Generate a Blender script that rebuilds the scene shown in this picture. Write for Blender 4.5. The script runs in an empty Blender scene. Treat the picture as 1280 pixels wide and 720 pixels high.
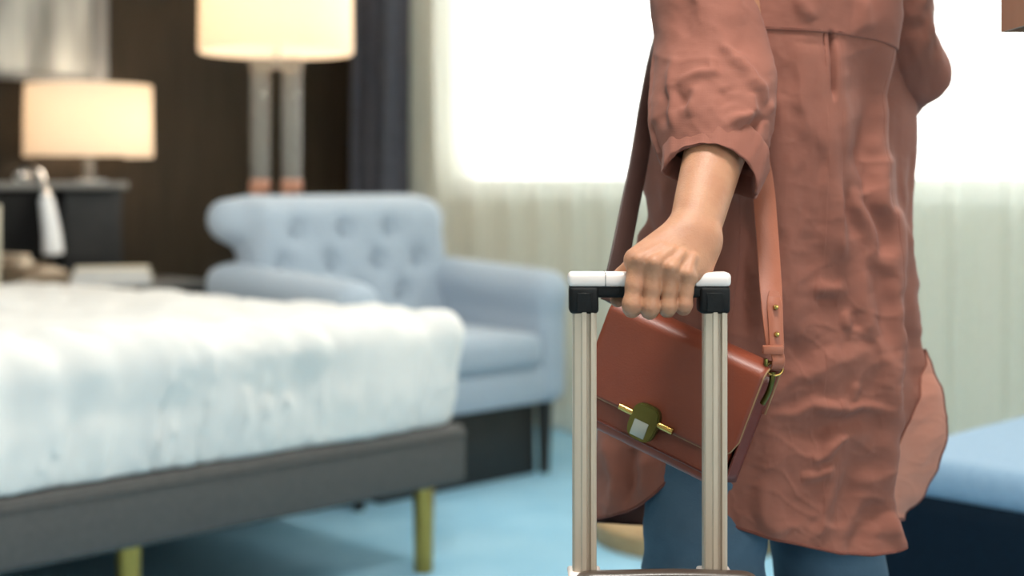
import bpy, bmesh, math, random
import numpy as np
from mathutils import Vector, Matrix

random.seed(4); rng = np.random.default_rng(7)
SC = bpy.context.scene
COL = SC.collection

# ------------------------------------------------------------------ camera
F = 50.0 / 36.0 * 1280.0          # focal length in pixels of a 1280 wide frame
CAMZ, HORIZ = 1.0, 225.0          # eye height (m), image row of the horizon
cam_d = bpy.data.cameras.new('camera')
cam = bpy.data.objects.new('camera', cam_d); COL.objects.link(cam)
cam.location = (0, 0, CAMZ); cam.rotation_euler = (math.pi / 2, 0, 0)
cam_d.lens = 50; cam_d.sensor_width = 36; cam_d.sensor_fit = 'HORIZONTAL'
cam_d.shift_y = -(360 - HORIZ) / 1280.0
cam_d.clip_start = 0.02; cam_d.clip_end = 200
cam_d.dof.use_dof = True; cam_d.dof.focus_distance = 1.46; cam_d.dof.aperture_fstop = 2.9
SC.camera = cam

# ------------------------------------------------------------------ sky (even overcast) and exposure
wd = bpy.data.worlds.new('overcast'); SC.world = wd; wd.use_nodes = True
bg = wd.node_tree.nodes['Background']
bg.inputs[0].default_value = (1.0, 0.985, 0.955, 1); bg.inputs[1].default_value = 7.5
SC.view_settings.view_transform = 'Standard'; SC.view_settings.look = 'None'
SC.view_settings.gamma = 1; SC.view_settings.use_curve_mapping = False
SC.view_settings.exposure = -0.13
try:
    SC.cycles.max_bounces = 10; SC.cycles.diffuse_bounces = 5; SC.cycles.transparent_max_bounces = 24
    SC.cycles.transmission_bounces = 8; SC.cycles.caustics_reflective = False; SC.cycles.caustics_refractive = False
    SC.cycles.sample_clamp_indirect = 6.0
except Exception: pass

# room axes: u runs along the headboard wall, v runs from the foot of the bed to its head
TH = math.radians(44.2); CU, SU = math.cos(TH), math.sin(TH)
def UV(u, v, z=0.0): return Vector((CU * u - SU * v, SU * u + CU * v, z))
def W(px, py, Z): return Vector(((px - 640) * Z / F, Z, CAMZ - (py - HORIZ) * Z / F))
def Wn(px, py, Z): return np.stack([(px - 640) * Z / F, Z + 0 * px, CAMZ - (py - HORIZ) * Z / F], -1)
U0, U1, V0, V1, HC = -1.9, 4.14, -2.1, 5.25, 2.7      # room extents
WIN1 = (-1.5, 4.64, 0.95, 2.5)                         # v0, v1, sill, head  (right wall)
WIN_FILL = (-0.6, 1.3, 1.0, 2.5)                          # u0, u1, sill, head  (window added for fill, wall behind the camera)

def portal(name, loc, rot, sx, sy):
    l = bpy.data.lights.new(name, 'AREA'); l.shape = 'RECTANGLE'; l.size = sx; l.size_y = sy
    l.cycles.is_portal = True
    o = bpy.data.objects.new(name, l); COL.objects.link(o); o.location = loc; o.rotation_euler = rot
portal('window_or_fill_daylight', UV(U1 + 0.2, (WIN1[0] + WIN1[1]) / 2, (WIN1[2] + WIN1[3]) / 2), (math.pi / 2, 0, TH + math.pi / 2), WIN1[1] - WIN1[0], WIN1[3] - WIN1[2])
portal('window_or_fill_daylight', UV((WIN_FILL[0] + WIN_FILL[1]) / 2, V0 - 0.2, (WIN_FILL[2] + WIN_FILL[3]) / 2), (math.pi / 2, 0, TH), WIN_FILL[1] - WIN_FILL[0], WIN_FILL[3] - WIN_FILL[2])

# ------------------------------------------------------------------ materials
def lin(c):
    return tuple(((x / 255) / 12.92 if x / 255 <= 0.04045 else ((x / 255 + 0.055) / 1.055) ** 2.4) for x in c)
class NT:
    def __init__(s, m): s.n = m.node_tree.nodes; s.l = m.node_tree.links
    def add(s, t, **k):
        n = s.n.new(t)
        for a, b in k.items(): setattr(n, a, b)
        return n
    def link(s, a, b): s.l.new(a, b)
def mat(name, col, rough=0.6, metal=0.0, col2=None, nscale=12.0, bump=0.0, bscale=200.0, stretch=(1, 1, 1), sheen=0.0, sss=0.0,
        spec=0.5, coat=0.0, transl=0.0, emit=None, estr=0.0, detail=4.0):
    m = bpy.data.materials.new(name); m.use_nodes = True
    t = NT(m); p = t.n['Principled BSDF']
    c1 = lin(col) + (1,); p.inputs['Base Color'].default_value = c1
    p.inputs['Roughness'].default_value = rough; p.inputs['Metallic'].default_value = metal
    p.inputs['Specular IOR Level'].default_value = spec
    p.inputs['Coat Weight'].default_value = coat; p.inputs['Coat Roughness'].default_value = 0.25
    if sheen: p.inputs['Sheen Weight'].default_value = sheen; p.inputs['Sheen Roughness'].default_value = 0.5
    if sss:
        p.inputs['Subsurface Weight'].default_value = sss; p.inputs['Subsurface Scale'].default_value = 0.006
        p.inputs['Subsurface Radius'].default_value = (1.0, 0.35, 0.2)
    if emit: p.inputs['Emission Color'].default_value = lin(emit) + (1,); p.inputs['Emission Strength'].default_value = estr
    tc = t.add('ShaderNodeTexCoord'); mp = t.add('ShaderNodeMapping'); mp.inputs['Scale'].default_value = stretch
    t.link(tc.outputs['Object'], mp.inputs['Vector'])
    if col2:
        n = t.add('ShaderNodeTexNoise'); n.inputs['Scale'].default_value = nscale; n.inputs['Detail'].default_value = detail
        t.link(mp.outputs[0], n.inputs['Vector'])
        r = t.add('ShaderNodeValToRGB'); r.color_ramp.elements[0].position = 0.32; r.color_ramp.elements[1].position = 0.68
        r.color_ramp.elements[0].color = c1; r.color_ramp.elements[1].color = lin(col2) + (1,)
        t.link(n.outputs['Fac'], r.inputs[0]); t.link(r.outputs[0], p.inputs['Base Color'])
    if bump:
        n2 = t.add('ShaderNodeTexNoise'); n2.inputs['Scale'].default_value = bscale; n2.inputs['Detail'].default_value = 3
        t.link(mp.outputs[0], n2.inputs['Vector'])
        b = t.add('ShaderNodeBump'); b.inputs['Strength'].default_value = bump; b.inputs['Distance'].default_value = 0.002
        t.link(n2.outputs['Fac'], b.inputs['Height']); t.link(b.outputs[0], p.inputs['Normal'])
    if transl:
        tr = t.add('ShaderNodeBsdfTranslucent'); tr.inputs[0].default_value = c1
        mx = t.add('ShaderNodeMixShader'); mx.inputs[0].default_value = transl
        t.link(p.outputs[0], mx.inputs[1]); t.link(tr.outputs[0], mx.inputs[2])
        t.link(mx.outputs[0], t.n['Material Output'].inputs['Surface'])
    return m
def mat_linen(name, col, col2, transl):
    m = mat(name, col, 0.78, col2=col2, nscale=9, sheen=0.06, transl=transl, spec=0.25)
    t = NT(m); p = t.n['Principled BSDF']
    tc = t.add('ShaderNodeTexCoord')
    def wv(direction, sc):
        w = t.add('ShaderNodeTexWave', wave_type='BANDS', bands_direction=direction)
        w.inputs['Scale'].default_value = sc; w.inputs['Distortion'].default_value = 2.5; w.inputs['Detail'].default_value = 2
        w.inputs['Detail Scale'].default_value = 1.5
        t.link(tc.outputs['Object'], w.inputs['Vector']); return w
    a, b = wv('X', 190), wv('Z', 190)
    ad = t.add('ShaderNodeMath', operation='ADD'); t.link(a.outputs['Fac'], ad.inputs[0]); t.link(b.outputs['Fac'], ad.inputs[1])
    n = t.add('ShaderNodeTexNoise'); n.inputs['Scale'].default_value = 38; n.inputs['Detail'].default_value = 5
    mp = t.add('ShaderNodeMapping'); mp.inputs['Scale'].default_value = (1, 1, 1.7)
    t.link(tc.outputs['Object'], mp.inputs[0]); t.link(mp.outputs[0], n.inputs['Vector'])
    b1 = t.add('ShaderNodeBump'); b1.inputs['Strength'].default_value = 0.09; b1.inputs['Distance'].default_value = 0.0007
    t.link(ad.outputs[0], b1.inputs['Height'])
    b2 = t.add('ShaderNodeBump'); b2.inputs['Strength'].default_value = 0.14; b2.inputs['Distance'].default_value = 0.006
    t.link(n.outputs['Fac'], b2.inputs['Height']); t.link(b1.outputs[0], b2.inputs['Normal']); t.link(b2.outputs[0], p.inputs['Normal'])
    return m
def mat_sheer(name, col, through, transl):
    m = bpy.data.materials.new(name); m.use_nodes = True; t = NT(m); t.n.remove(t.n['Principled BSDF'])
    tp = t.add('ShaderNodeBsdfTransparent'); tl = t.add('ShaderNodeBsdfTranslucent'); df = t.add('ShaderNodeBsdfDiffuse')
    tl.inputs[0].default_value = lin(col) + (1,); df.inputs[0].default_value = lin(col) + (1,)
    m1 = t.add('ShaderNodeMixShader'); m1.inputs[0].default_value = transl; t.link(df.outputs[0], m1.inputs[1]); t.link(tl.outputs[0], m1.inputs[2])
    m2 = t.add('ShaderNodeMixShader'); t.link(m1.outputs[0], m2.inputs[1]); t.link(tp.outputs[0], m2.inputs[2])
    tc = t.add('ShaderNodeTexCoord'); n = t.add('ShaderNodeTexNoise'); n.inputs['Scale'].default_value = 60
    t.link(tc.outputs['Object'], n.inputs['Vector'])
    mr = t.add('ShaderNodeMapRange'); mr.inputs[3].default_value = through - 0.05; mr.inputs[4].default_value = through + 0.05
    t.link(n.outputs['Fac'], mr.inputs[0]); t.link(mr.outputs[0], m2.inputs[0])
    t.link(m2.outputs[0], t.n['Material Output'].inputs['Surface']); return m
def mat_pane(name):
    m = bpy.data.materials.new(name); m.use_nodes = True; t = NT(m); t.n.remove(t.n['Principled BSDF'])
    tp = t.add('ShaderNodeBsdfTransparent'); gl = t.add('ShaderNodeBsdfGlossy'); gl.inputs['Roughness'].default_value = 0.02
    fr = t.add('ShaderNodeFresnel'); fr.inputs[0].default_value = 1.3
    mx = t.add('ShaderNodeMixShader'); t.link(fr.outputs[0], mx.inputs[0]); t.link(tp.outputs[0], mx.inputs[1]); t.link(gl.outputs[0], mx.inputs[2])
    t.link(mx.outputs[0], t.n['Material Output'].inputs['Surface']); return m

M = dict(
    carpet=mat('carpet_blue', (162, 207, 230), 0.95, col2=(147, 196, 222), nscale=5, bump=0.8, bscale=260, spec=0.1),
    ceil=mat('ceiling_paint', (238, 236, 230), 0.9, bump=0.05),
    paint=mat('wall_paint', (226, 222, 212), 0.9, bump=0.05),
    wood_wall=mat('espresso_wood', (54, 44, 32), 0.6, col2=(40, 33, 24), nscale=6, stretch=(9, 9, 0.5), bump=0.1, bscale=80, spec=0.2),
    white_wood=mat('window_paint', (240, 240, 238), 0.5, bump=0.03),
    pane=mat_pane('window_glass'),
    sheer=mat_sheer('sheer_voile', (236, 240, 230), 0.34, 0.5),
    drape=mat('charcoal_drape', (72, 76, 88), 0.85, col2=(60, 64, 76), nscale=30, bump=0.15, sheen=0.2),
    bedbase=mat('bed_base_grey', (80, 78, 76), 0.75, col2=(71, 70, 69), nscale=60, bump=0.2, bscale=400),
    brass=mat('brass', (190, 158, 84), 0.32, metal=0.9, col2=(178, 146, 76), nscale=20),
    linen_white=mat('white_bedding', (229, 227, 223), 0.85, col2=(222, 221, 219), nscale=6, bump=0.2, bscale=60, sheen=0.1, transl=0.06),
    black=mat('black_leather', (12, 12, 13), 0.6, col2=(9, 9, 10), nscale=40, bump=0.1, spec=0.2),
    slate=mat('slate_panel', (46, 47, 49), 0.5, col2=(40, 41, 43), nscale=15, spec=0.2),
    greycap=mat('grey_ledge', (120, 120, 118), 0.4, col2=(108, 108, 108), nscale=10),
    sofa=mat('sofa_fabric', (164, 177, 191), 0.85, col2=(156, 170, 185), nscale=120, bump=0.25, bscale=500, sheen=0.2),
    sofaleg=mat('dark_wood_leg', (34, 30, 28), 0.45, col2=(26, 23, 21), nscale=10, stretch=(8, 8, 1)),
    shade=mat('cream_lampshade', (250, 238, 222), 0.9, col2=(246, 233, 216), nscale=90, transl=0.55),
    chrome=mat('polished_steel', (205, 205, 205), 0.12, metal=1.0, col2=(196, 196, 196), nscale=8),
    acrylic=mat('crystal_post', (225, 222, 214), 0.08, spec=0.8, coat=1.0, col2=(214, 210, 202), nscale=6),
    whitep=mat('white_plastic', (236, 238, 240), 0.35, col2=(230, 232, 236), nscale=10),
    cream=mat('cream_paper', (226, 218, 198), 0.7, col2=(218, 210, 190), nscale=20),
    phone=mat('phone_taupe', (132, 116, 96), 0.4, col2=(120, 104, 86), nscale=14),
    phonebeige=mat('phone_beige', (206, 188, 166), 0.4, col2=(196, 178, 156), nscale=14),
    navy=mat('navy_upholstery', (12, 29, 43), 0.85, col2=(9, 25, 38), nscale=80, bump=0.2, bscale=400, spec=0.12),
    cushion=mat('blue_cushion', (128, 158, 184), 0.85, col2=(120, 151, 178), nscale=80, bump=0.2, bscale=400, sheen=0.2),
    oak=mat('pale_oak', (176, 146, 104), 0.5, col2=(158, 128, 88), nscale=5, stretch=(1, 8, 8)),
    walnut=mat('walnut', (160, 118, 96), 0.5, col2=(150, 108, 86), nscale=5, stretch=(8, 8, 1)),
    shirt=mat_linen('terracotta_linen', (151, 96, 81), (141, 88, 74), 0.15),
    shirt_lit=mat_linen('lit_linen', (200, 138, 118), (192, 129, 110), 0.2),  # the shirt linen again, paler with light put into the colour
    stitch=mat('seam_thread', (112, 62, 50), 0.9, col2=(104, 56, 46), nscale=300),
    denim=mat('blue_denim', (82, 104, 122), 0.85, col2=(68, 90, 108), nscale=16, bump=0.5, bscale=700, spec=0.2),
    skin=mat('skin', (180, 131, 101), 0.52, col2=(170, 119, 91), nscale=45, bump=0.25, bscale=420, sss=0.15, spec=0.4),
    hair=mat('brown_hair', (44, 30, 24), 0.5, col2=(30, 20, 16), nscale=60, stretch=(6, 6, 0.6)),
    shoe=mat('white_shoe', (225, 222, 216), 0.5, col2=(216, 213, 207), nscale=20),
    sole=mat('shoe_sole', (190, 184, 172), 0.7, col2=(180, 174, 162), nscale=20),
    leather=mat('cognac_leather', (128, 58, 34), 0.48, col2=(117, 50, 29), nscale=14, bump=0.12, bscale=500, coat=0.05),
    gusset=mat('oxblood_gusset', (104, 40, 26), 0.45, col2=(92, 34, 22), nscale=14, bump=0.12, bscale=500),
    strap_shaded=mat('shaded_strap', (66, 42, 36), 0.5, col2=(58, 36, 31), nscale=20, bump=0.1, bscale=500),  # strap leather with backlit shade put into the colour
    strap=mat('tan_strap', (158, 92, 68), 0.5, col2=(148, 84, 60), nscale=20, bump=0.1, bscale=500),
    edge=mat('edge_paint', (150, 116, 80), 0.6, col2=(138, 104, 70), nscale=40),
    copper=mat('rose_copper', (206, 150, 126), 0.3, metal=0.7, col2=(196, 140, 116), nscale=20),
    gold=mat('antique_gold', (196, 160, 92), 0.25, metal=1.0, col2=(184, 150, 84), nscale=30),
    bronze=mat('green_bronze', (104, 98, 50), 0.3, metal=0.85, col2=(92, 88, 44), nscale=30),
    silver=mat('satin_silver', (176, 178, 170), 0.4, metal=0.5, col2=(166, 168, 160), nscale=30),
    alu=mat('champagne_aluminium', (204, 187, 168), 0.38, metal=0.3, col2=(197, 180, 161), nscale=30, stretch=(6, 6, 0.4)),
    cap=mat('pale_grip_shell', (240, 226, 220), 0.3, col2=(234, 220, 214), nscale=10, coat=0.3),
    grip=mat('black_grip', (11, 12, 13), 0.6, col2=(8, 9, 10), nscale=50, bump=0.15, bscale=600, spec=0.25),
    case=mat('suitcase_shell', (74, 62, 54), 0.4, col2=(68, 56, 48), nscale=8, coat=0.3),
    rubber=mat('black_rubber', (20, 20, 20), 0.7, col2=(16, 16, 16), nscale=40),
    art=None, bulb=mat('lamp_bulb', (255, 240, 215), 0.5, emit=(255, 214, 150), estr=6.0, col2=(254, 238, 212)),
)
def mat_art():
    m = mat('grey_abstract_canvas', (150, 150, 146), 0.9)
    t = NT(m); p = t.n['Principled BSDF']; tc = t.add('ShaderNodeTexCoord'); mp = t.add('ShaderNodeMapping'); mp.inputs['Scale'].default_value = (5, 1, 0.7)
    n = t.add('ShaderNodeTexNoise'); n.inputs['Scale'].default_value = 2.2; n.inputs['Detail'].default_value = 6
    r = t.add('ShaderNodeValToRGB'); r.color_ramp.elements[0].color = lin((112, 113, 110)) + (1,); r.color_ramp.elements[1].color = lin((176, 177, 172)) + (1,)
    r.color_ramp.elements[0].position = .35; r.color_ramp.elements[1].position = .65
    t.link(tc.outputs['Object'], mp.inputs[0]); t.link(mp.outputs[0], n.inputs['Vector']); t.link(n.outputs['Fac'], r.inputs[0]); t.link(r.outputs[0], p.inputs['Base Color'])
    return m
M['art'] = mat_art()
p_ = M['acrylic'].node_tree.nodes['Principled BSDF']; p_.inputs['Transmission Weight'].default_value = 0.8; p_.inputs['IOR'].default_value = 1.42; p_.inputs['Roughness'].default_value = 0.06

# ------------------------------------------------------------------ mesh helpers
def link(o, parent=None):
    COL.objects.link(o)
    if parent is not None: o.parent = parent
    return o
def obj(name, verts, faces, m, parent=None, smooth=True, auto=None):
    me = bpy.data.meshes.new(name); me.from_pydata([tuple(v) for v in verts], [], [tuple(f) for f in faces]); me.update()
    if smooth: me.polygons.foreach_set('use_smooth', [True] * len(me.polygons))
    me.materials.append(m)
    o = link(bpy.data.objects.new(name, me), parent)
    if auto is not None and smooth:
        me.set_sharp_from_angle(angle=math.radians(auto))
    return o
def bobj(name, bm, m, parent=None, smooth=True, auto=40):
    bmesh.ops.recalc_face_normals(bm, faces=bm.faces)
    me = bpy.data.meshes.new(name); bm.to_mesh(me); bm.free()
    if smooth:
        me.polygons.foreach_set('use_smooth', [True] * len(me.polygons)); me.set_sharp_from_angle(angle=math.radians(auto))
    me.materials.append(m)
    return link(bpy.data.objects.new(name, me), parent)
def add_box(bm, lo, hi, bev=0.0, seg=2, mtx=None):
    b2 = bmesh.new()
    bmesh.ops.create_cube(b2, size=1.0)
    c = [(lo[i] + hi[i]) / 2 for i in range(3)]; s = [hi[i] - lo[i] for i in range(3)]
    for v in b2.verts: v.co = Vector((v.co.x * s[0] + c[0], v.co.y * s[1] + c[1], v.co.z * s[2] + c[2]))
    if bev > 0: bmesh.ops.bevel(b2, geom=b2.edges[:], offset=bev, segments=seg, affect='EDGES', profile=0.5)
    if mtx is not None: bmesh.ops.transform(b2, matrix=mtx, verts=b2.verts)
    me = bpy.data.meshes.new('t'); b2.to_mesh(me); b2.free(); bm.from_mesh(me); bpy.data.meshes.remove(me)
    return bm
def box(name, lo, hi, m, parent=None, bev=0.004, seg=2, mtx=None):
    return bobj(name, add_box(bmesh.new(), lo, hi, bev, seg, mtx), m, parent)
def lathe(name, prof, m, parent=None, n=40, loc=(0, 0, 0), auto=40, axis=None):
    vs, fs = [], []
    for (r, z) in prof:
        for k in range(n):
            a = 2 * math.pi * k / n; vs.append(Vector((r * math.cos(a), r * math.sin(a), z)))
    for i in range(len(prof) - 1):
        for k in range(n):
            fs.append((i * n + k, i * n + (k + 1) % n, (i + 1) * n + (k + 1) % n, (i + 1) * n + k))
    if prof[0][0] > 1e-6: fs.append(tuple(range(n))[::-1])
    if prof[-1][0] > 1e-6: fs.append(tuple((len(prof) - 1) * n + k for k in range(n)))
    if axis is not None:
        q = Vector((0, 0, 1)).rotation_difference(Vector(axis).normalized()); vs = [q @ v for v in vs]
    vs = [v + Vector(loc) for v in vs]
    return obj(name, vs, fs, m, parent, auto=auto)
def catmull(pts, n):
    P = np.array([list(p) for p in pts], float); k = len(P)
    t = np.linspace(0, k - 1, n); i = np.minimum(t.astype(int), k - 2); f = (t - i)[:, None]
    g = lambda j: P[np.clip(j, 0, k - 1)]
    a, b, c, d = g(i - 1), g(i), g(i + 1), g(i + 2)
    return 0.5 * (2 * b + (c - a) * f + (2 * a - 5 * b + 4 * c - d) * f ** 2 + (3 * b - a - 3 * c + d) * f ** 3)
def frames(P, ref):
    T = np.gradient(P, axis=0); T /= np.linalg.norm(T, axis=1)[:, None]
    A = np.zeros_like(T); B = np.zeros_like(T); r = np.array(ref, float)
    for i in range(len(P)):
        a = r - T[i] * np.dot(r, T[i]); a /= np.linalg.norm(a); A[i] = a; B[i] = np.cross(T[i], a)
        r = a
    return T, A, B
def tube(path, ra, rb=None, ref=(1, 0, 0), n=16, disp=None, cap=True):
    P = np.array([list(p) for p in path], float); T, A, B = frames(P, ref)
    ra = np.broadcast_to(np.array(ra, float), (len(P),)); rb = ra if rb is None else np.broadcast_to(np.array(rb, float), (len(P),))
    th = np.linspace(0, 2 * np.pi, n, endpoint=False)
    D = np.cos(th)[None, :, None] * A[:, None, :] * ra[:, None, None] + np.sin(th)[None, :, None] * B[:, None, :] * rb[:, None, None]
    V = P[:, None, :] + D
    if disp is not None:
        N = D / (np.linalg.norm(D, axis=2, keepdims=True) + 1e-9); V = V + N * disp(V, th)[..., None]
    m = len(P); V = V.reshape(-1, 3); fs = []
    for i in range(m - 1):
        for k in range(n):
            fs.append((i * n + k, i * n + (k + 1) % n, (i + 1) * n + (k + 1) % n, (i + 1) * n + k))
    if cap: fs.append(tuple(range(n))[::-1]); fs.append(tuple((m - 1) * n + k for k in range(n)))
    return V, fs
def tobj(name, path, ra, m, parent=None, rb=None, ref=(1, 0, 0), n=16, disp=None, cap=True, auto=60):
    V, f = tube(path, ra, rb, ref, n, disp, cap); return obj(name, V, f, m, parent, auto=auto)
def gridfaces(a, b, wrap=False):
    fs = []
    for i in range(a - 1):
        for k in range(b if wrap else b - 1):
            fs.append((i * b + k, i * b + (k + 1) % b, (i + 1) * b + (k + 1) % b, (i + 1) * b + k))
    return fs
def thing(name, label, cat, loc=(0, 0, 0), rz=0.0, group=None):
    o = bpy.data.objects.new(name, None); COL.objects.link(o); o.empty_display_size = 0.1
    o.location = loc; o.rotation_euler = (0, 0, rz); o['label'] = label; o['category'] = cat
    if group: o['group'] = group
    return o
def tag(o, label, cat, group=None):
    o['label'] = label; o['category'] = cat
    if group: o['group'] = group
    return o
def struct(o, label=None):
    o['kind'] = 'structure'
    if label: o['label'] = label
    return o
def solidify(o, t, off=-1.0):
    md = o.modifiers.new('thickness', 'SOLIDIFY'); md.thickness = t; md.offset = off; return o
# smooth value noise (numpy)
_tab = rng.random(4096)
def vnoise(x, y, z=0.0, seed=0):
    x, y, z = np.broadcast_arrays(np.asarray(x, float), np.asarray(y, float), np.asarray(z, float))
    i, j, k = np.floor(x).astype(np.int64), np.floor(y).astype(np.int64), np.floor(z).astype(np.int64)
    f, g, h = x - i, y - j, z - k
    f, g, h = f * f * f * (f * (6 * f - 15) + 10), g * g * g * (g * (6 * g - 15) + 10), h * h * h * (h * (6 * h - 15) + 10)
    def hs(a, b, c): return _tab[((a * 73856093) ^ (b * 19349663) ^ (c * 83492791) ^ (seed * 2654435)) & 4095]
    l = lambda a, b, t: a + (b - a) * t
    return l(l(l(hs(i, j, k), hs(i + 1, j, k), f), l(hs(i, j + 1, k), hs(i + 1, j + 1, k), f), g),
             l(l(hs(i, j, k + 1), hs(i + 1, j, k + 1), f), l(hs(i, j + 1, k + 1), hs(i + 1, j + 1, k + 1), f), g), h) * 2 - 1
def fbm(x, y, z=0.0, o=4, seed=0):
    s, a = 0, 1.0
    for q in range(o): s = s + a * vnoise(x * 2 ** q, y * 2 ** q, np.asarray(z) * 2 ** q, seed + q * 7); a *= 0.5
    return s
# ---- signed-distance bodies, meshed with surface nets
class SDF:
    def __init__(s, lo, hi, h):
        s.lo, s.h = np.array(lo, float), h; s.n = np.ceil((np.array(hi, float) - s.lo) / h).astype(int) + 1
        s.F = np.full(s.n, 0.08, np.float32)
    def region(s, lo, hi):
        a = np.clip(np.floor((np.array(lo) - s.lo) / s.h).astype(int), 0, s.n); b = np.clip(np.ceil((np.array(hi) - s.lo) / s.h).astype(int) + 1, 0, s.n)
        sl = tuple(slice(a[i], b[i]) for i in range(3))
        ax = [(s.lo[i] + s.h * np.arange(a[i], b[i])).astype(np.float32) for i in range(3)]
        return sl, ax[0][:, None, None], ax[1][None, :, None], ax[2][None, None, :]
    def blend(s, sl, d, k):
        f = s.F[sl]
        if k is None: s.F[sl] = np.minimum(f, d); return
        h = np.clip(0.5 + 0.5 * (f - d) / k, 0, 1); s.F[sl] = f * (1 - h) + d * h - k * h * (1 - h)
    @staticmethod
    def cone(X, Y, Z, a, b, ra, rb, squash=None):
        a, b = np.array(a, float), np.array(b, float); ab = b - a; L = float(ab @ ab) + 1e-12
        px, py, pz = X - a[0], Y - a[1], Z - a[2]
        t = np.clip((px * ab[0] + py * ab[1] + pz * ab[2]) / L, 0, 1)
        qx, qy, qz = px - t * ab[0], py - t * ab[1], pz - t * ab[2]
        if squash is not None:
            ax, f = np.array(squash[0], float), squash[1]; ax /= np.linalg.norm(ax)
            e = qx * ax[0] + qy * ax[1] + qz * ax[2]; w = e * (1 / f - 1)
            qx, qy, qz = qx + w * ax[0], qy + w * ax[1], qz + w * ax[2]
        return np.sqrt(qx * qx + qy * qy + qz * qz) - (ra + t * (rb - ra))
    def add(s, a, b, ra, rb, k=0.006, squash=None):
        mg = max(ra, rb) * (1 if squash is None else max(1, squash[1])) + max(0.03, (k or 0) * 1.5)
        lo = np.minimum(a, b) - mg; hi = np.maximum(a, b) + mg
        sl, X, Y, Z = s.region(lo, hi)
        if 0 in s.F[sl].shape: return
        s.blend(sl, s.cone(X, Y, Z, a, b, ra, rb, squash), k)
    def chain(s, pts, rad, k=0.004, kin=0.003):
        pts = [np.array(p, float) for p in pts]; mg = max(rad) + 0.03
        sl, X, Y, Z = s.region(np.min(pts, 0) - mg, np.max(pts, 0) + mg)
        if 0 in s.F[sl].shape: return
        d = None
        for i in range(len(pts) - 1):
            e = s.cone(X, Y, Z, pts[i], pts[i + 1], rad[i], rad[i + 1])
            if d is None: d = e
            else:
                h = np.clip(0.5 + 0.5 * (d - e) / kin, 0, 1); d = d * (1 - h) + e * h - kin * h * (1 - h)
        r = np.sqrt((X - pts[0][0]) ** 2 + (Y - pts[0][1]) ** 2 + (Z - pts[0][2]) ** 2)
        kk = k * 0.14 + (k * 0.86) * np.clip(1.6 - r / (rad[0] * 1.3), 0, 1)
        s.blend(sl, d, kk)
    def mesh(s):
        Fd = s.F; ins = Fd < 0; nx, ny, nz = Fd.shape
        C = [(i, j, k) for i in (0, 1) for j in (0, 1) for k in (0, 1)]
        sh = lambda A, c: A[c[0]:nx - 1 + c[0], c[1]:ny - 1 + c[1], c[2]:nz - 1 + c[2]]
        cnt = sum(sh(ins, c).astype(np.int8) for c in C); act = np.argwhere((cnt > 0) & (cnt < 8))
        idx = -np.ones((nx - 1, ny - 1, nz - 1), np.int64); idx[tuple(act.T)] = np.arange(len(act))
        pos = np.zeros((len(act), 3)); num = np.zeros(len(act))
        for c in C:
            for ax in range(3):
                if c[ax]: continue
                c2 = list(c); c2[ax] = 1
                a = Fd[act[:, 0] + c[0], act[:, 1] + c[1], act[:, 2] + c[2]]; b = Fd[act[:, 0] + c2[0], act[:, 1] + c2[1], act[:, 2] + c2[2]]
                mk = (a < 0) != (b < 0); t = np.where(mk, a / np.where(mk, a - b, 1), 0)
                p = np.array(c, float)[None, :].repeat(len(act), 0); p[:, ax] += t
                pos[mk] += p[mk]; num[mk] += 1
        V = s.lo + s.h * (act + pos / num[:, None])
        faces = []
        for ax in range(3):
            o1, o2 = (ax + 1) % 3, (ax + 2) % 3
            lo = [slice(None)] * 3; hi = [slice(None)] * 3; lo[ax] = slice(0, -1); hi[ax] = slice(1, None)
            A, B = ins[tuple(lo)], ins[tuple(hi)]
            e = np.argwhere(A != B); e = e[(e[:, o1] > 0) & (e[:, o2] > 0) & (e[:, o1] < Fd.shape[o1] - 1) & (e[:, o2] < Fd.shape[o2] - 1)]
            def at(d1, d2):
                q = e.copy(); q[:, o1] += d1; q[:, o2] += d2; return idx[tuple(q.T)]
            q = np.stack([at(-1, -1), at(0, -1), at(0, 0), at(-1, 0)], 1)
            fl = ~A[tuple(e.T)]; q[fl] = q[fl][:, ::-1]; faces.append(q)
        return V, np.concatenate(faces)
def npobj(name, V, Fc, m, parent=None):
    me = bpy.data.meshes.new(name); me.vertices.add(len(V)); me.vertices.foreach_set('co', np.asarray(V, np.float32).ravel())
    n = len(Fc); me.loops.add(n * 4); me.loops.foreach_set('vertex_index', np.asarray(Fc, np.int32).ravel())
    me.polygons.add(n); me.polygons.foreach_set('loop_start', np.arange(0, n * 4, 4, dtype=np.int32))
    me.polygons.foreach_set('use_smooth', np.ones(n, bool)); me.update(calc_edges=True); me.validate()
    me.materials.append(m); return link(bpy.data.objects.new(name, me), parent)
def relax(V, Fc, it=2, w=0.5):
    V = np.array(V, float)
    E = np.concatenate([Fc[:, [0, 1]], Fc[:, [1, 2]], Fc[:, [2, 3]], Fc[:, [3, 0]]])
    for _ in range(it):
        S = np.zeros_like(V); N = np.zeros(len(V))
        for ax in range(3):
            S[:, ax] = np.bincount(E[:, 0], V[E[:, 1], ax], len(V)) + np.bincount(E[:, 1], V[E[:, 0], ax], len(V))
        N = np.bincount(E[:, 0], minlength=len(V)) + np.bincount(E[:, 1], minlength=len(V))
        V = V * (1 - w) + w * S / np.maximum(N, 1)[:, None]
    return V
def sdf_fn(lo, hi, h, fn):
    s = SDF(lo, hi, h); sl, X, Y, Z = s.region(lo, hi); s.F[sl] = np.broadcast_to(fn(X, Y, Z), s.F[sl].shape); return s.mesh()
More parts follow.
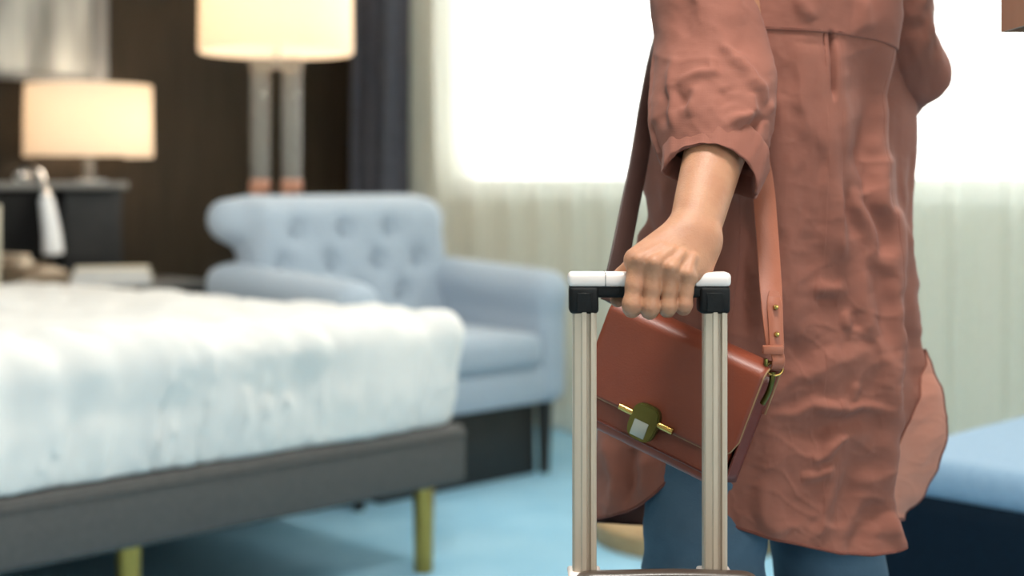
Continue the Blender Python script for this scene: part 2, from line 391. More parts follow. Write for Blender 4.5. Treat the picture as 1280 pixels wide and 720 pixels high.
def rbox(X, Y, Z, lo, hi, r):
    c = [(lo[i] + hi[i]) / 2 for i in range(3)]; e = [(hi[i] - lo[i]) / 2 - r for i in range(3)]
    qx, qy, qz = abs(X - c[0]) - e[0], abs(Y - c[1]) - e[1], abs(Z - c[2]) - e[2]
    return np.sqrt(np.maximum(qx, 0) ** 2 + np.maximum(qy, 0) ** 2 + np.maximum(qz, 0) ** 2) + np.minimum(np.maximum(np.maximum(qx, qy), qz), 0) - r

# ------------------------------------------------------------------ the room
RM = Matrix.Rotation(TH, 4, 'Z')
def rbx(name, lo, hi, m, parent=None, bev=0.0): return box(name, lo, hi, m, parent, bev, 1, RM)
struct(rbx('floor', (U0, V0, -0.1), (U1, V1, 0), M['carpet']), 'pale blue wall to wall carpet')
struct(rbx('ceiling', (U0 - .15, V0 - .15, HC), (U1 + .15, V1 + .15, HC + .1), M['ceil']), 'plain white ceiling')
struct(rbx('wall_back', (U0, V1, 0), (U1 + .15, V1 + .15, HC), M['wood_wall']), 'dark espresso wood wall behind the lamps')
struct(rbx('wall_left', (U0 - .15, V0 - .15, 0), (U0, V1 + .15, HC), M['paint']), 'plain off-white side wall')
bm = bmesh.new(); a, b, s0, s1 = WIN1
for lo, hi in (((U1, V0, 0), (U1 + .15, V1, s0)), ((U1, V0, s1), (U1 + .15, V1, HC)), ((U1, V0, s0), (U1 + .15, a, s1)), ((U1, b, s0), (U1 + .15, V1, s1))):
    add_box(bm, lo, hi, 0, 1, RM)
struct(bobj('wall_right', bm, M['paint']), 'off-white wall with the long window')
bm = bmesh.new(); c, d, s2, s3 = WIN_FILL
for lo, hi in (((U0, V0 - .15, 0), (U1 + .15, V0, s2)), ((U0, V0 - .15, s3), (U1 + .15, V0, HC)), ((U0, V0 - .15, s2), (c, V0, s3)), ((d, V0 - .15, s2), (U1 + .15, V0, s3))):
    add_box(bm, lo, hi, 0, 1, RM)
struct(bobj('wall_front', bm, M['paint']), 'off-white wall with an added fill window')
def window(name, lab, along, lo, hi, z0, z1, pos, n):
    t = bpy.data.objects.new(name, None); COL.objects.link(t); t['kind'] = 'structure'; t['label'] = lab
    def bxx(nm, p0, p1, za, zb, th, m):
        if along == 'v': return rbx(nm, (pos - th / 2, p0, za), (pos + th / 2, p1, zb), m, t)
        return rbx(nm, (p0, pos - th / 2, za), (p1, pos + th / 2, zb), m, t)
    w = (hi - lo) / n
    for i in range(n + 1): bxx('mullion', lo + i * w - .03, lo + i * w + .03, z0, z1, .07, M['white_wood'])
    bxx('frame_rail', lo, hi, z0, z0 + .06, .07, M['white_wood']); bxx('frame_rail', lo, hi, z1 - .06, z1, .07, M['white_wood'])
    bxx('window_sill', lo - .05, hi + .05, z0 - .03, z0, .2, M['white_wood'])
    for i in range(n): bxx('pane', lo + i * w + .03, lo + (i + 1) * w - .03, z0 + .06, z1 - .06, .006, M['pane'])
window('window_1', 'long bright window behind the sheer curtain', 'v', a, b, s0, s1, U1 + .09, 4)
window('fill_window', 'added fill window behind the viewer', 'u', c, d, s2, s3, V0 - .09, 3)  # unseen window, put in to fill light from the camera side
struct(rbx('baseboard_back', (U0, V1 - .015, 0), (U1, V1, .1), M['sofaleg']))
struct(rbx('baseboard_right', (U1 - .015, V0, 0), (U1, V1 - .015, .1), M['white_wood']))

for k, (cu, cv, lab) in enumerate(((.95, .70, 'added unseen ceiling light above the suitcase'), (1.2, 3.4, 'added unseen ceiling light above the bed'), (2.7, 2.0, 'added unseen ceiling light above the walkway'))):  # out of view, added for fill and shaping light from above
    t = thing('added_ceiling_light', lab, 'ceiling light', UV(cu, cv, HC), 0, 'added ceiling lights')
    lathe('rim', [(.27, 0), (.28, -.004), (.28, -.05), (.265, -.055)], M['white_wood'], t, 40)
    lathe('diffuser', [(.001, -.046), (.262, -.046), (.262, -.040)], M['bulb'], t, 40)
    l = bpy.data.lights.new('ceiling_fill', 'AREA'); l.shape = 'DISK'; l.size = .5; l.energy = (52, 22, 24)[k]; l.color = (1, .95, .88)
    o = bpy.data.objects.new('ceiling_fill', l); COL.objects.link(o); o.parent = t; o.location = (0, 0, -.06)

# curtains: gathered cloth on a ceiling track
def curtain(name, v0, v1, ub, amp, wl, m, lab, seed, z0=0.015, z1=2.62, fn=9):
    n = int(abs(v1 - v0) / wl * fn * 2); V = []
    vs = np.linspace(v0, v1, n); zs = np.linspace(z0, z1, 26)
    for z in zs:
        drift = fbm(vs * 1.3, z * 0.5, 0, 3, seed) * 0.35
        ph = 2 * np.pi * vs / wl + 2.2 * vnoise(vs * 1.7, z * 0.15, 0, seed + 3)
        f = (0.75 + 0.25 * (1 - z / z1))
        uu = ub + amp * f * (np.sin(ph) + 0.35 * np.sin(2 * ph + 1.1) + drift)
        V += [UV(q, r, z) for q, r in zip(uu, vs)]
    o = obj(name, V, gridfaces(len(zs), n), m); tag(o, lab, 'curtain'); return o
curtain('dark_curtain', 4.76, 5.12, 3.98, 0.045, 0.125, M['drape'], 'charcoal blackout curtain gathered in the corner beside the window', 2)
curtain('sheer_curtain', -1.7, 4.80, 4.06, 0.028, 0.17, M['sheer'], 'translucent white sheer curtain hanging across the whole window', 5, fn=7)
tr = thing('curtain_track', 'white curtain track along the ceiling above the window', 'curtain rail')
for k, uu in enumerate((3.98, 4.06)): rbx('rail', (uu - .012, V0 + .1, 2.625), (uu + .012, 5.2, HC), M['white_wood'], tr)

# ------------------------------------------------------------------ bed
BR, BF, BL = 2.454, 2.685, 0.55            # right side u, foot v, left side u
bed = thing('bed', 'low upholstered charcoal bed base on round brass legs', 'bed', UV(0, 0), TH)
BH = 4.74
def bframe():
    bm = bmesh.new(); add_box(bm, (BL, BF, .226), (BR, BH, .376), .018, 3); return bm
bobj('bed_base', bframe(), M['bedbase'], bed)
tobj('piping', [(BL + .02, BF - .001, .352), (BR - .012, BF - .001, .352), (BR + .001, BF + .012, .352), (BR + .001, BH - .02, .352)], .004, M['bedbase'], bed, ref=(0, 0, 1), n=8)
for (lu, lv) in ((BR - .085, BF + .075), (1.54, BF + .08), (BL + .1, BF + .08), (BR - .1, BH - .15), (1.54, BH - .15), (BL + .1, BH - .15)):
    lathe('leg', [(.021, 0), (.024, .004), (.027, .2), (.027, .215), (.034, .217), (.034, .228)], M['brass'], bed, 24, (lu, lv, 0))
# white bedding: a plump rounded slab with gathered folds down its sides
def bedding(X, Y, Z):
    top = .640 + .035 * np.clip(1 - (Y - BF) / .9, 0, 1)
    lo, hi = (BL - .01, BF - .018, .20), (BR + .012, BH - .02, .66)
    d = rbox(X, Y, Z - (top - .66), lo, hi, .085)
    side = np.clip((.615 - Z) / .10, 0, 1); al = X + Y
    w1 = al + .012 * vnoise(Z * 14, al * 7, 0, 21)
    r1 = np.abs(vnoise(w1 * 19, Z * 2.0, 3, 3)); r2 = np.abs(vnoise(w1 * 36, Z * 5, 1, 8))
    low = 1.0
    folds = (np.minimum(r1, .5) * .038 + r2 * .016) * (.30 + .70 * side) * low * np.clip(1.5 - (al - (BF + 1.0)) * .35, .4, 1)
    lumps = vnoise(X * 3.2, Y * 3.2, 0, 11) * .014 + np.abs(vnoise(X * 9 + Y * 5, Y * 7, 0, 12)) * .022 + vnoise(X * 20, Y * 20, 0, 14) * .006 - .008
    return np.maximum((d + folds - .008 + .016 * np.clip((.50 - Z) / .12, 0, 1) ** 2 - lumps * (1 - side)) * .8, .3765 - Z)
V, Fc = sdf_fn((BL - .1, BF - .1, .34), (BR + .1, BH + .05, .78), .0105, bedding)
bd = npobj('bedding', relax(V, Fc, 3), Fc, M['linen_white']); bd.location = UV(0, 0); bd.rotation_euler = (0, 0, TH)
tag(bd, 'rumpled white quilted bedding covering the bed mattress', 'bedding')

# headboard wall unit: low ledge plus tall padded back
hb = thing('headboard_unit', 'black headboard unit with grey side panel and low ledge', 'headboard', UV(0, 0), TH)
box('ledge', (BL - .3, 4.75, 0), (2.99, 5.05, .595), M['slate'], hb, .006)
box('ledge_top', (BL - .3, 4.745, .595), (2.995, 5.05, .612), M['greycap'], hb, .004)
for i in range(3):
    u0 = BL - .3 + i * .75
    box('padded_panel', (u0 + .004, 5.02, .615), (min(u0 + .746, 2.535), 5.24, .965), M['black'], hb, .02, 3)
box('side_panel', (2.54, 5.04, .613), (2.78, 5.24, .965), M['slate'], hb, .006)
box('top_cap', (BL - .3, 5.0, .966), (2.785, 5.245, .992), M['greycap'], hb, .004)

# lamps ---------------------------------------------------------------------
def bulb_light(parent, loc, power, size, colr=(1.0, .86, .70)):
    l = bpy.data.lights.new('bulb_glow', 'POINT'); l.energy = power; l.shadow_soft_size = size; l.color = colr
    o = bpy.data.objects.new('bulb_glow', l); COL.objects.link(o); o.parent = parent; o.location = loc
def drum(name, r0, r1, z0, z1, parent, loc=(0, 0, 0)):
    prof = [(r0, z0), (r0 + .003, z0), (r1 + .003, z1), (r1, z1)]
    n = 56; vs, fs = [], []
    prof = [(r0 - .002, z0 + .006), (r0 - .001, z0), (r0 + .002, z0), (r0 + .003, z0 + .006)] + [(r0 + .003 + (r1 - r0) * t, z0 + (z1 - z0) * t) for t in (.25, .5, .75)] + [(r1 + .003, z1 - .004), (r1, z1), (r1 - .002, z1 - .004)] + [(r0 - .002 + (r1 - r0) * t, z0 + (z1 - z0) * t) for t in (.75, .5, .25)]
    for (r, z) in prof:
        for k in range(n): a = 2 * math.pi * k / n; vs.append((r * math.cos(a) + loc[0], r * math.sin(a) + loc[1], z))
    m_ = len(prof)
    for i in range(m_):
        for k in range(n): fs.append((i * n + k, i * n + (k + 1) % n, ((i + 1) % m_) * n + (k + 1) % n, ((i + 1) % m_) * n + k))
    return obj(name, vs, fs, M['shade'], parent, auto=50)
def ring_spider(parent, r, z, zc):
    for k in range(3):
        a = 2 * math.pi * k / 3 + .3
        tobj('shade_arm', [(0.012 * math.cos(a), .012 * math.sin(a), zc), (r * math.cos(a), r * math.sin(a), z)], .0025, M['chrome'], parent, ref=(.1, .2, 1), n=8)
fl = thing('floor_lamp', 'tall floor lamp with twin crystal posts and cream drum shade behind the armchair', 'lamp', W(345.5, 225, 5.46) - Vector((0, 0, 1.0)), 0.0)
box('base', (-.17, -.11, 0), (.17, .11, .03), M['chrome'], fl, .006)
for sx in (-.060, .060):
    pst = box('post', (sx - .034, -.034, .03), (sx + .034, .034, 1.425), M['acrylic'], fl, .010, 3)
    box('copper_collar', (sx - .036, -.036, .945), (sx + .036, .036, 1.0), M['copper'], fl, .004)
box('top_bar', (-.098, -.036, 1.425), (.098, .036, 1.468), M['acrylic'], fl, .006)
lathe('neck', [(.012, 1.44), (.012, 1.60)], M['chrome'], fl, 16)
lathe('bulb', [(.002, 1.585), (.02, 1.59), (.032, 1.63), (.03, 1.67), (.012, 1.70), (.001, 1.702)], M['bulb'], fl, 20)
drum('lamp_shade', .290, .284, 1.488, 1.92, fl); ring_spider(fl, .285, 1.88, 1.60)
bulb_light(fl, (0, 0, 1.68), 17, .10)
tl = thing('table_lamp', 'small cream drum lamp standing on the headboard cap', 'lamp', UV(0, 0), TH)
LP = W(111, 225, 5.56); tl.location = (LP.x, LP.y, .992)
lathe('base', [(.075, 0), (.075, .008), (.06, .016), (.022, .02), (.022, .02)], M['chrome'], tl, 32)
lathe('stem', [(.022, .016), (.022, .13), (.008, .14), (.008, .2)], M['acrylic'], tl, 24)
lathe('bulb', [(.002, .185), (.018, .19), (.03, .22), (.028, .25), (.01, .275), (.001, .277)], M['bulb'], tl, 20)
drum('lamp_shade', .242, .238, .098, .378, tl); ring_spider(tl, .238, .36, .2)
bulb_light(tl, (0, 0, .24), 8, .09)
rl = thing('reading_light', 'slim white gooseneck reading light bent over the headboard', 'lamp')
pth = catmull([W(28, 222, 5.40), W(26, 212, 5.40), W(34, 208, 5.38), W(46, 216, 5.33), W(54, 234, 5.30), W(58, 252, 5.28)], 30)
tobj('mount', [W(28, 226, 5.42), W(28, 221, 5.40)], .03, M['chrome'], rl, ref=(1, 0, 0), n=20)
tobj('gooseneck', pth, np.linspace(.016, .020, 30), M['chrome'], rl, n=14)
tobj('lamp_head', catmull([W(57, 246, 5.285), W(61, 268, 5.27), W(65, 296, 5.26), W(66.5, 318, 5.26)], 14), np.r_[.02, np.linspace(.026, .038, 12), .034], M['whitep'], rl, n=24)

# ledge clutter --------------------------------------------------------------
ph = thing('telephone', 'beige and taupe desk telephone on the headboard ledge', 'telephone', UV(2.335, 4.89, .612), TH + .25)
def wedge(X, Y, Z):
    return np.maximum(rbox(X, Y, Z, (-.11, -.09, 0), (.11, .09, .10), .015), (Z - (.05 + (Y + .09) * .22)) * .97)
V, Fc = sdf_fn((-.13, -.11, -.01), (.13, .11, .12), .006, wedge); npobj('phone_body', V, Fc, M['phone'], ph)
def hand(X, Y, Z):
    c1 = rbox(X + .075, Y, Z - .085, (-.03, -.075, -.012), (.03, -.025, .02), .012); c2 = rbox(X + .075, Y, Z - .095, (-.03, .03, -.012), (.03, .08, .02), .012)
    return np.minimum(np.minimum(c1, c2), rbox(X + .075, Y, Z - .105, (-.02, -.07, 0), (.02, .075, .02), .009))
V, Fc = sdf_fn((-.13, -.1, .05), (.0, .1, .15), .005, hand); npobj('handset', V, Fc, M['phonebeige'], ph)
box('keypad', (.0, -.07, .062), (.09, .0, .076), M['phonebeige'], ph, .003, 2, Matrix.Rotation(.2, 4, 'X'))
BK = UV(2.645, 4.87, .612)
for k, (w_, d_, h_, r_, nm, lab) in enumerate(((.29, .20, .034, .05, 'book', 'thick cream book on the headboard ledge, lower of two'), (.27, .185, .026, .12, 'book', 'thinner cream book lying on the thick one'))):
    t = thing(nm, lab, 'book', BK + Vector((0, 0, k * .0345)), TH - .62 + r_, 'books on the headboard ledge')
    bm = add_box(bmesh.new(), (-w_ / 2, -d_ / 2, 0), (w_ / 2, d_ / 2, .003)); add_box(bm, (-w_ / 2, -d_ / 2, h_ - .003), (w_ / 2, d_ / 2, h_)); add_box(bm, (-w_ / 2, -d_ / 2, .003), (-w_ / 2 + .003, d_ / 2, h_ - .003))
    bobj('cover', bm, M['cream'], t); box('pages', (-w_ / 2 + .0031, -d_ / 2 + .004, .0031), (w_ / 2 - .004, d_ / 2 - .004, h_ - .0031), M['whitep'], t, 0)
nc = thing('card_holder', 'cream upright card standing at the left of the telephone', 'card', W(-17, 320, 5.0), TH - .5); nc.location.z = .612
box('card', (-.045, -.004, .012), (.045, .004, .30), M['cream'], nc, .002, 1, Matrix.Rotation(-.09, 4, 'X')); box('foot', (-.05, -.03, 0), (.05, .04, .014), M['phone'], nc, .003)
# wall art
ar = thing('framed_art', 'grey abstract canvas with a pale edge hung above the headboard', 'picture', UV(0, 0), TH)
box('canvas', (1.3, 5.212, 1.41), (2.74, 5.238, 2.36), M['art'], ar, .003)
for lo, hi in (((2.74, 5.205, 1.385), (2.81, 5.245, 2.385)), ((1.23, 5.205, 1.385), (1.3, 5.245, 2.385)), ((1.3, 5.205, 1.385), (2.74, 5.245, 1.41)), ((1.3, 5.205, 2.36), (2.74, 5.245, 2.385))):
    box('frame_strip', lo, hi, M['greycap'], ar, .003)

# ------------------------------------------------------------------ armchair
ac = thing('armchair', 'pale blue-grey buttoned armchair with curved arms behind the bed', 'armchair', UV(0, 0), TH)
AL, AR, AF, AB = 2.60, 3.54, 3.35, 4.16
BT = [(u, .83) for u in (2.813, 3.010, 3.212)] + [(u, .715) for u in (2.742, 2.945, 3.147, 3.33)] + [(u, .60) for u in (2.84, 3.04, 3.24)]
def backr(X, Y, Z):
    lean = (Z - .45) * .20
    y = Y - lean + .02
    flare = np.clip((Z - .62) / .25, 0, 1)
    d = rbox(X, y, Z, (AL + .05, 3.86, .28), (AR - .05, 4.06, .935), .075)
    roll = np.sqrt((y - 4.0) ** 2 + (Z - .862) ** 2 + np.maximum(abs(X - 3.06) - (.425), 0) ** 2) - .075
    h = np.clip(.5 + .5 * (roll - d) / .05, 0, 1); d = roll * (1 - h) + d * h - .05 * h * (1 - h)
    for bu, bz in BT:
        r2 = (X - bu) ** 2 + (Z - bz) ** 2
        d = d + np.where(y < 3.97, .030 * np.exp(-r2 / .0012) + .010 * np.exp(-r2 / .006), 0)
    return d * .8
V, Fc = sdf_fn((AL - .06, 3.68, .24), (AR + .06, 4.3, .99), .012, backr); bk = npobj('backrest', relax(V, Fc, 2), Fc, M['sofa'], ac)
for bu, bz in BT:
    lathe('button', [(.001, -.006), (.012, -.004), (.016, .0), (.012, .006), (.001, .008)], M['sofa'], bk, 14, (bu, 3.84 + (bz - .45) * .2 + .018, bz), axis=(0, -1, .15))
def arm(side):
    u0, u1 = (AL - .03, AL + .12) if side < 0 else (AR - .13, AR)
    ye = AB - .02 if side < 0 else AB - .16
    def f(X, Y, Z):
        zt = .675 + (Y - AF) * .05
        d = rbox(X, Y, Z + (.70 - zt), (u0, AF, .265 + .0), (u1, ye, .70), .05)
        uc = (u0 + u1) / 2
        r = np.sqrt((X - uc) ** 2 + (Z - (zt - .062)) ** 2 + np.maximum(abs(Y - (AF + ye - .04) / 2) - (ye - .04 - AF) / 2 + .06, 0) ** 2) - .076
        h = np.clip(.5 + .5 * (r - d) / .03, 0, 1)
        return (r * (1 - h) + d * h - .03 * h * (1 - h)) * .85
    V, Fc = sdf_fn((u0 - .07, AF - .06, .2), (u1 + .07, AB + .06, .8), .012, f); return npobj('armrest', relax(V, Fc, 2), Fc, M['sofa'], ac)
arm(-1); arm(1)
def seat(X, Y, Z):
    puff = .025 * np.clip(1 - ((X - 3.07) / .36) ** 2, 0, 1) * np.clip(1 - ((Y - 3.62) / .34) ** 2, 0, 1)
    return rbox(X, Y, Z - puff * (Z > .43), (AL + .125, AF - .01, .365), (AR - .125, 3.94, .485), .045) * .9
V, Fc = sdf_fn((AL + .05, AF - .06, .33), (AR - .05, 4.0, .56), .012, seat); npobj('seat_cushion', relax(V, Fc, 2), Fc, M['sofa'], ac)
box('seat_base', (AL + .11, AF + .01, .25), (AR - .11, 4.0, .37), M['sofa'], ac, .015, 2)
box('gap_darkener', (AL + .16, AF + .07, .0), (AR - .10, AB - .14, .255), M['sofaleg'], ac, .01)  # dark block added to stand in for the shaded gap under the seat
for lu, lv in ((AL + .07, AF + .06), (AR - .07, AF + .06), (AL + .1, AB - .2), (AR - .1, AB - .2)):
    lathe('leg', [(.018, 0), (.030, .262)], M['sofaleg'], ac, 20, (lu, lv, 0))

# ------------------------------------------------------------------ right-hand bench and low table
be = thing('bench_ottoman', 'long navy upholstered bench with light blue seat cushion at right', 'bench', UV(0, 0), TH)
def bench(X, Y, Z): return rbox(X, Y, Z, (2.40, -.1, .03), (3.35, 1.485, .415), .03)
V, Fc = sdf_fn((2.3, -.2, -.0), (3.45, 1.6, .46), .02, bench); npobj('base', V, Fc, M['navy'], be)
def bcush(X, Y, Z): return rbox(X, Y, Z, (2.405, -.095, .40), (3.345, 1.48, .475), .032) - .008 * np.clip(1 - ((X - 2.87) / .5) ** 2, 0, 1)
V, Fc = sdf_fn((2.3, -.2, .36), (3.45, 1.6, .53), .014, bcush); npobj('cushion', relax(V, Fc, 1), Fc, M['cushion'], be)
for lu in (2.48, 3.27):
    for lv in (0, .7, 1.4): lathe('foot', [(.025, 0), (.03, .04)], M['sofaleg'], be, 16, (lu, lv, 0))
pt = thing('pedestal_table', 'round oak pedestal table with thick disc base behind the legs', 'table', W(862, 225, 3.98) - Vector((0, 0, 1.0)))
lathe('base', [(.27, 0), (.275, .006), (.275, .053), (.268, .060), (.05, .062)], M['oak'], pt, 56)
lathe('column', [(.05, .06), (.034, .10), (.030, .54), (.05, .596)], M['oak'], pt, 32)
lathe('tabletop', [(.05, .59), (.182, .595), (.19, .602), (.19, .618), (.185, .624), (.001, .625)], M['oak'], pt, 56)
pl = thing('pendant_lamp', 'brown box pendant hanging at the top right corner', 'lamp', W(1322, 35, 1.55), 0.0)
bm = bmesh.new()
for lo, hi in (((-.046, -.046, 0), (.046, -.042, .17)), ((-.046, .042, 0), (.046, .046, .17)), ((-.046, -.042, 0), (-.042, .042, .17)), ((.042, -.042, 0), (.046, .042, .17)), ((-.042, -.042, .164), (.042, .042, .17))):
    add_box(bm, lo, hi)
bobj('lamp_shade', bm, M['walnut'], pl)
lathe('cord', [(.003, .17), (.003, HC - pl.location.z - .02)], M['rubber'], pl, 10)
lathe('ceiling_rose', [(.04, HC - pl.location.z - .025), (.045, HC - pl.location.z - .02), (.045, HC - pl.location.z)], M['walnut'], pl, 24)

# ------------------------------------------------------------------ suitcase with telescopic handle
ZH = 1.4222
def hx(px, Z=ZH): return (px - 640) * Z / F
def hz(py, Z=ZH): return CAMZ - (py - HORIZ) * Z / F
su = thing('suitcase', 'small dark cabin suitcase with raised silver telescopic handle', 'suitcase', (hx(814), 1.30, 0))
OX, OY = su.location.x, su.location.y
def L(px, dy, py): return (hx(px) - OX, ZH + dy - OY, hz(py))
def sbox(name, px0, px1, y0, y1, d0, d1, m, bev, par=su, seg=3):
    a_, b_ = L(px0, d0, y1), L(px1, d1, y0); return box(name, a_, b_, m, par, bev, seg)
CT = .600
def caseshell(X, Y, Z):
    d = rbox(X, Y, Z, (-.165, -.14, .06), (.165, .145, CT), .045)
    rib = np.where(np.abs(Z - .33) < .21, .004 * (np.sin(X * 2 * np.pi / .055) > .1), 0) * (Y < -.12)
    return d - rib
V, Fc = sdf_fn((-.19, -.17, .03), (.19, .17, CT + .03), .008, caseshell); sh_ = npobj('shell', relax(V, Fc, 1), Fc, M['case'], su)
tobj('zip_band', [(.1675 * sx, -.02, z) for sx, z in ((-1, .1), (-1, .5))], .004, M['rubber'], su, n=8)
for sx in (-.12, .12):
    for sy in (-.095, .1):
        wf = box('wheel_fork', (sx - .02, sy - .018, .035), (sx + .02, sy + .018, .075), M['rubber'], su, .004)
        lathe('wheel', [(.008, -.011), (.022, -.011), (.025, -.007), (.025, .007), (.022, .011), (.008, .011)], M['rubber'], wf, 24, (sx, sy, .025), axis=(1, 0, 0))
# carry handle on the top
ch_ = catmull([(L(716, .0, 0)[0], .118, CT - .006), (L(730, 0, 0)[0], .118, hz(720, 1.42)), (L(775, 0, 0)[0], .118, hz(718, 1.42)), (L(838, 0, 0)[0], .118, hz(716.6, 1.42)), (L(900, 0, 0)[0], .118, hz(718, 1.42)), (L(936, 0, 0)[0], .118, hz(721, 1.42)), (L(948, 0, 0)[0], .118, CT - .008)], 40)
tobj('carry_handle', ch_, .0045, M['case'], su, rb=.011, ref=(0, 0, 1), n=16)
# poles: extruded ridged aluminium
def pole(pxc):
    w = 30 * ZH / F / 2; c = hx(pxc) - OX; y0 = ZH + .002 - OY; d_ = .020
    prof = [(-w, .004), (-w + .002, .0015), (-w + .008, .0), (-w + .0095, -.0016), (-w + .0135, -.0016), (-w + .0145, .0034), (-w + .0172, .0034), (-w + .0182, -.0010), (w - .003, -.0010), (w - .0005, .001), (w, .004), (w, d_ - .003), (w - .003, d_), (-w + .003, d_), (-w, d_ - .003)]
    zz = (CT - .02, hz(389)); vs = [(c + x, y0 + y, z) for z in zz for x, y in prof]; n = len(prof)
    fs = [(k, (k + 1) % n, n + (k + 1) % n, n + k) for k in range(n)] + [tuple(range(n))[::-1], tuple(range(n, 2 * n))]
    o = obj('pole', vs, fs, M['alu'], su, smooth=False)
    sbox('pole_socket', pxc - 21, pxc + 21, 716.2, 724, -.006, .030, M['cap'], .003)
    return o
pole(731.2); pole(895.4)
# grip: pale shell on top, black underside and corner blocks
bm = add_box(bmesh.new(), L(710.5, .0, 359), L(914.5, .028, 341), .0045, 3); cp = bobj('grip_shell', bm, M['cap'], su)
for px in (757, 870): sbox('shell_seam', px - .35, px + .35, 340.8, 359.2, -.0003, .0282, M['rubber'], 0, cp, 1)
sbox('grip_bar', 712, 913, 357.5, 372.5, .0015, .0265, M['grip'], .003)
for p0, p1 in ((711.8, 748.5), (874.5, 913.2)):
    k_ = sbox('corner_block', p0, p1, 358.5, 392.5, -.0005, .0285, M['grip'], .004)
    sbox('block_inset', p0 + 9, p1 - 9, 366, 390, -.0016, .0, M['grip'], .0006, k_, 1)

# ------------------------------------------------------------------ handbag
TLb, TRb, BLb = W(769, 378, 1.556), W(957, 462, 1.475), W(728, 519, 1.566)
ba = (TRb - TLb).normalized(); bb = (BLb - TLb); bb = (bb - ba * bb.dot(ba)).normalized(); bc = ba.cross(bb)
BW, BHh, BD = (TRb - TLb).length, .140, .052
bag = thing('handbag', 'cognac leather flap handbag with gold bar clasp at the hip', 'handbag', TLb)
BM = Matrix((ba, bb, bc)).transposed().to_4x4(); bag.matrix_world = Matrix.Translation(TLb) @ BM
def bagbody(X, Y, Z):
    w_ = .008 * np.clip((Y - .01) / .1, 0, 1)
    return rbox(X, Y, Z, (.005, .004, .002), (BW - .004, BHh, BD), .010) + w_ * 0
V, Fc = sdf_fn((-.01, -.01, -.01), (BW + .01, BHh + .012, BD + .012), .0028, bagbody)
body = npobj('bag_body', V, Fc, M['leather'], bag)
# gussets on both ends (pleated)
for gx in (BW - .004, .004):
    sgn = 1 if gx > .05 else -1
    bm = bmesh.new(); n = 14; rows = []
    for y in np.linspace(.012, BHh - .006, n):
        r_ = []
        for t in np.linspace(0, 1, 11):
            fold = -.006 * (1 - abs(2 * t - 1)) + .003
            r_.append(bm.verts.new((gx + sgn * (fold + .0015), y, .005 + t * (BD - .010))))
        rows.append(r_)
    for i in range(n - 1):
        for k in range(10): bm.faces.new((rows[i][k], rows[i][k + 1], rows[i + 1][k + 1], rows[i + 1][k]))
    solidify(bobj('gusset', bm, M['gusset'], bag), .002, 0)
# flap: sheet wrapped from the back, over the top, down the front
FL = BHh * .735
prof = [(BD + .003, .055), (BD + .003, .02), (BD + .002, .008), (BD - .004, .0005), (BD - .012, -.002), (BD * .5, -.0035), (.014, -.003), (.004, -.0005), (-.003, .006), (-.0045, .016), (-.0045, .05), (-.0042, .08), (-.0040, FL)]
prof = catmull([(p[0], p[1], 0) for p in prof], 70)[:, :2]
nx = 40; V = []
for i, (zc, yc) in enumerate(prof):
    s_ = i / 69
    for x in np.linspace(-.002, BW + .002, nx):
        e = 0.0
        if s_ > .6:
            cx_ = max(0, abs(x - BW / 2) - (BW / 2 - .022)) / .024; e = -.022 * (1 - math.sqrt(max(0, 1 - min(1, cx_) ** 2))) * ((s_ - .6) / .4) ** 3
        V.append((x, yc + e, zc))
fo = solidify(obj('flap', V, gridfaces(70, nx), M['leather'], bag), .0026, 0)
edge_pts = [V[i * nx + nx - 1] for i in range(0, 70, 2)] + [V[69 * nx + k] for k in range(nx - 1, -1, -1)]
tobj('flap_edge', edge_pts, .0014, M['edge'], fo, ref=(.3, .5, 1), n=6)
# lower front seam line
tobj('front_piping', [(.006, BHh - .012, .001), (BW - .006, BHh - .012, .001)], .0012, M['gusset'], body, ref=(0, 0, 1), n=6)
# clasp
cl = tobj('clasp_bar', [(BW * .275, BHh * .715, -.010), (BW * .635, BHh * .715, -.010)], .0036, M['gold'], bag, ref=(0, 0, 1), n=14)
for t in (.30, .61): box('bar_mount', (BW * t - .003, BHh * .715 - .003, -.010), (BW * t + .003, BHh * .715 + .003, -.004), M['gold'], cl, .0006)
bm = bmesh.new(); n = 28; cxp, cyp = BW * .452, BHh * .745
ring = [(cxp + .0165 * math.copysign(abs(math.cos(t)) ** .6, math.cos(t)), cyp + .020 * math.copysign(abs(math.sin(t)) ** .7, math.sin(t))) for t in np.linspace(0, 2 * math.pi, n, endpoint=False)]
f1 = bm.faces.new([bm.verts.new((x, y, -.0145)) for x, y in ring]); g = bmesh.ops.extrude_face_region(bm, geom=[f1])
for v in [q for q in g['geom'] if isinstance(q, bmesh.types.BMVert)]: v.co.z = -.006
bmesh.ops.bevel(bm, geom=[e for e in bm.edges if abs(e.verts[0].co.z + .0145) < 1e-5 and abs(e.verts[1].co.z + .0145) < 1e-5], offset=.0015, segments=2, affect='EDGES')
pp = bobj('clasp_plate', bm, M['bronze'], bag)
box('clasp_inlay', (cxp - .0098, cyp - .001, -.0156), (cxp + .0072, cyp + .0165, -.0143), M['silver'], pp, .0008)
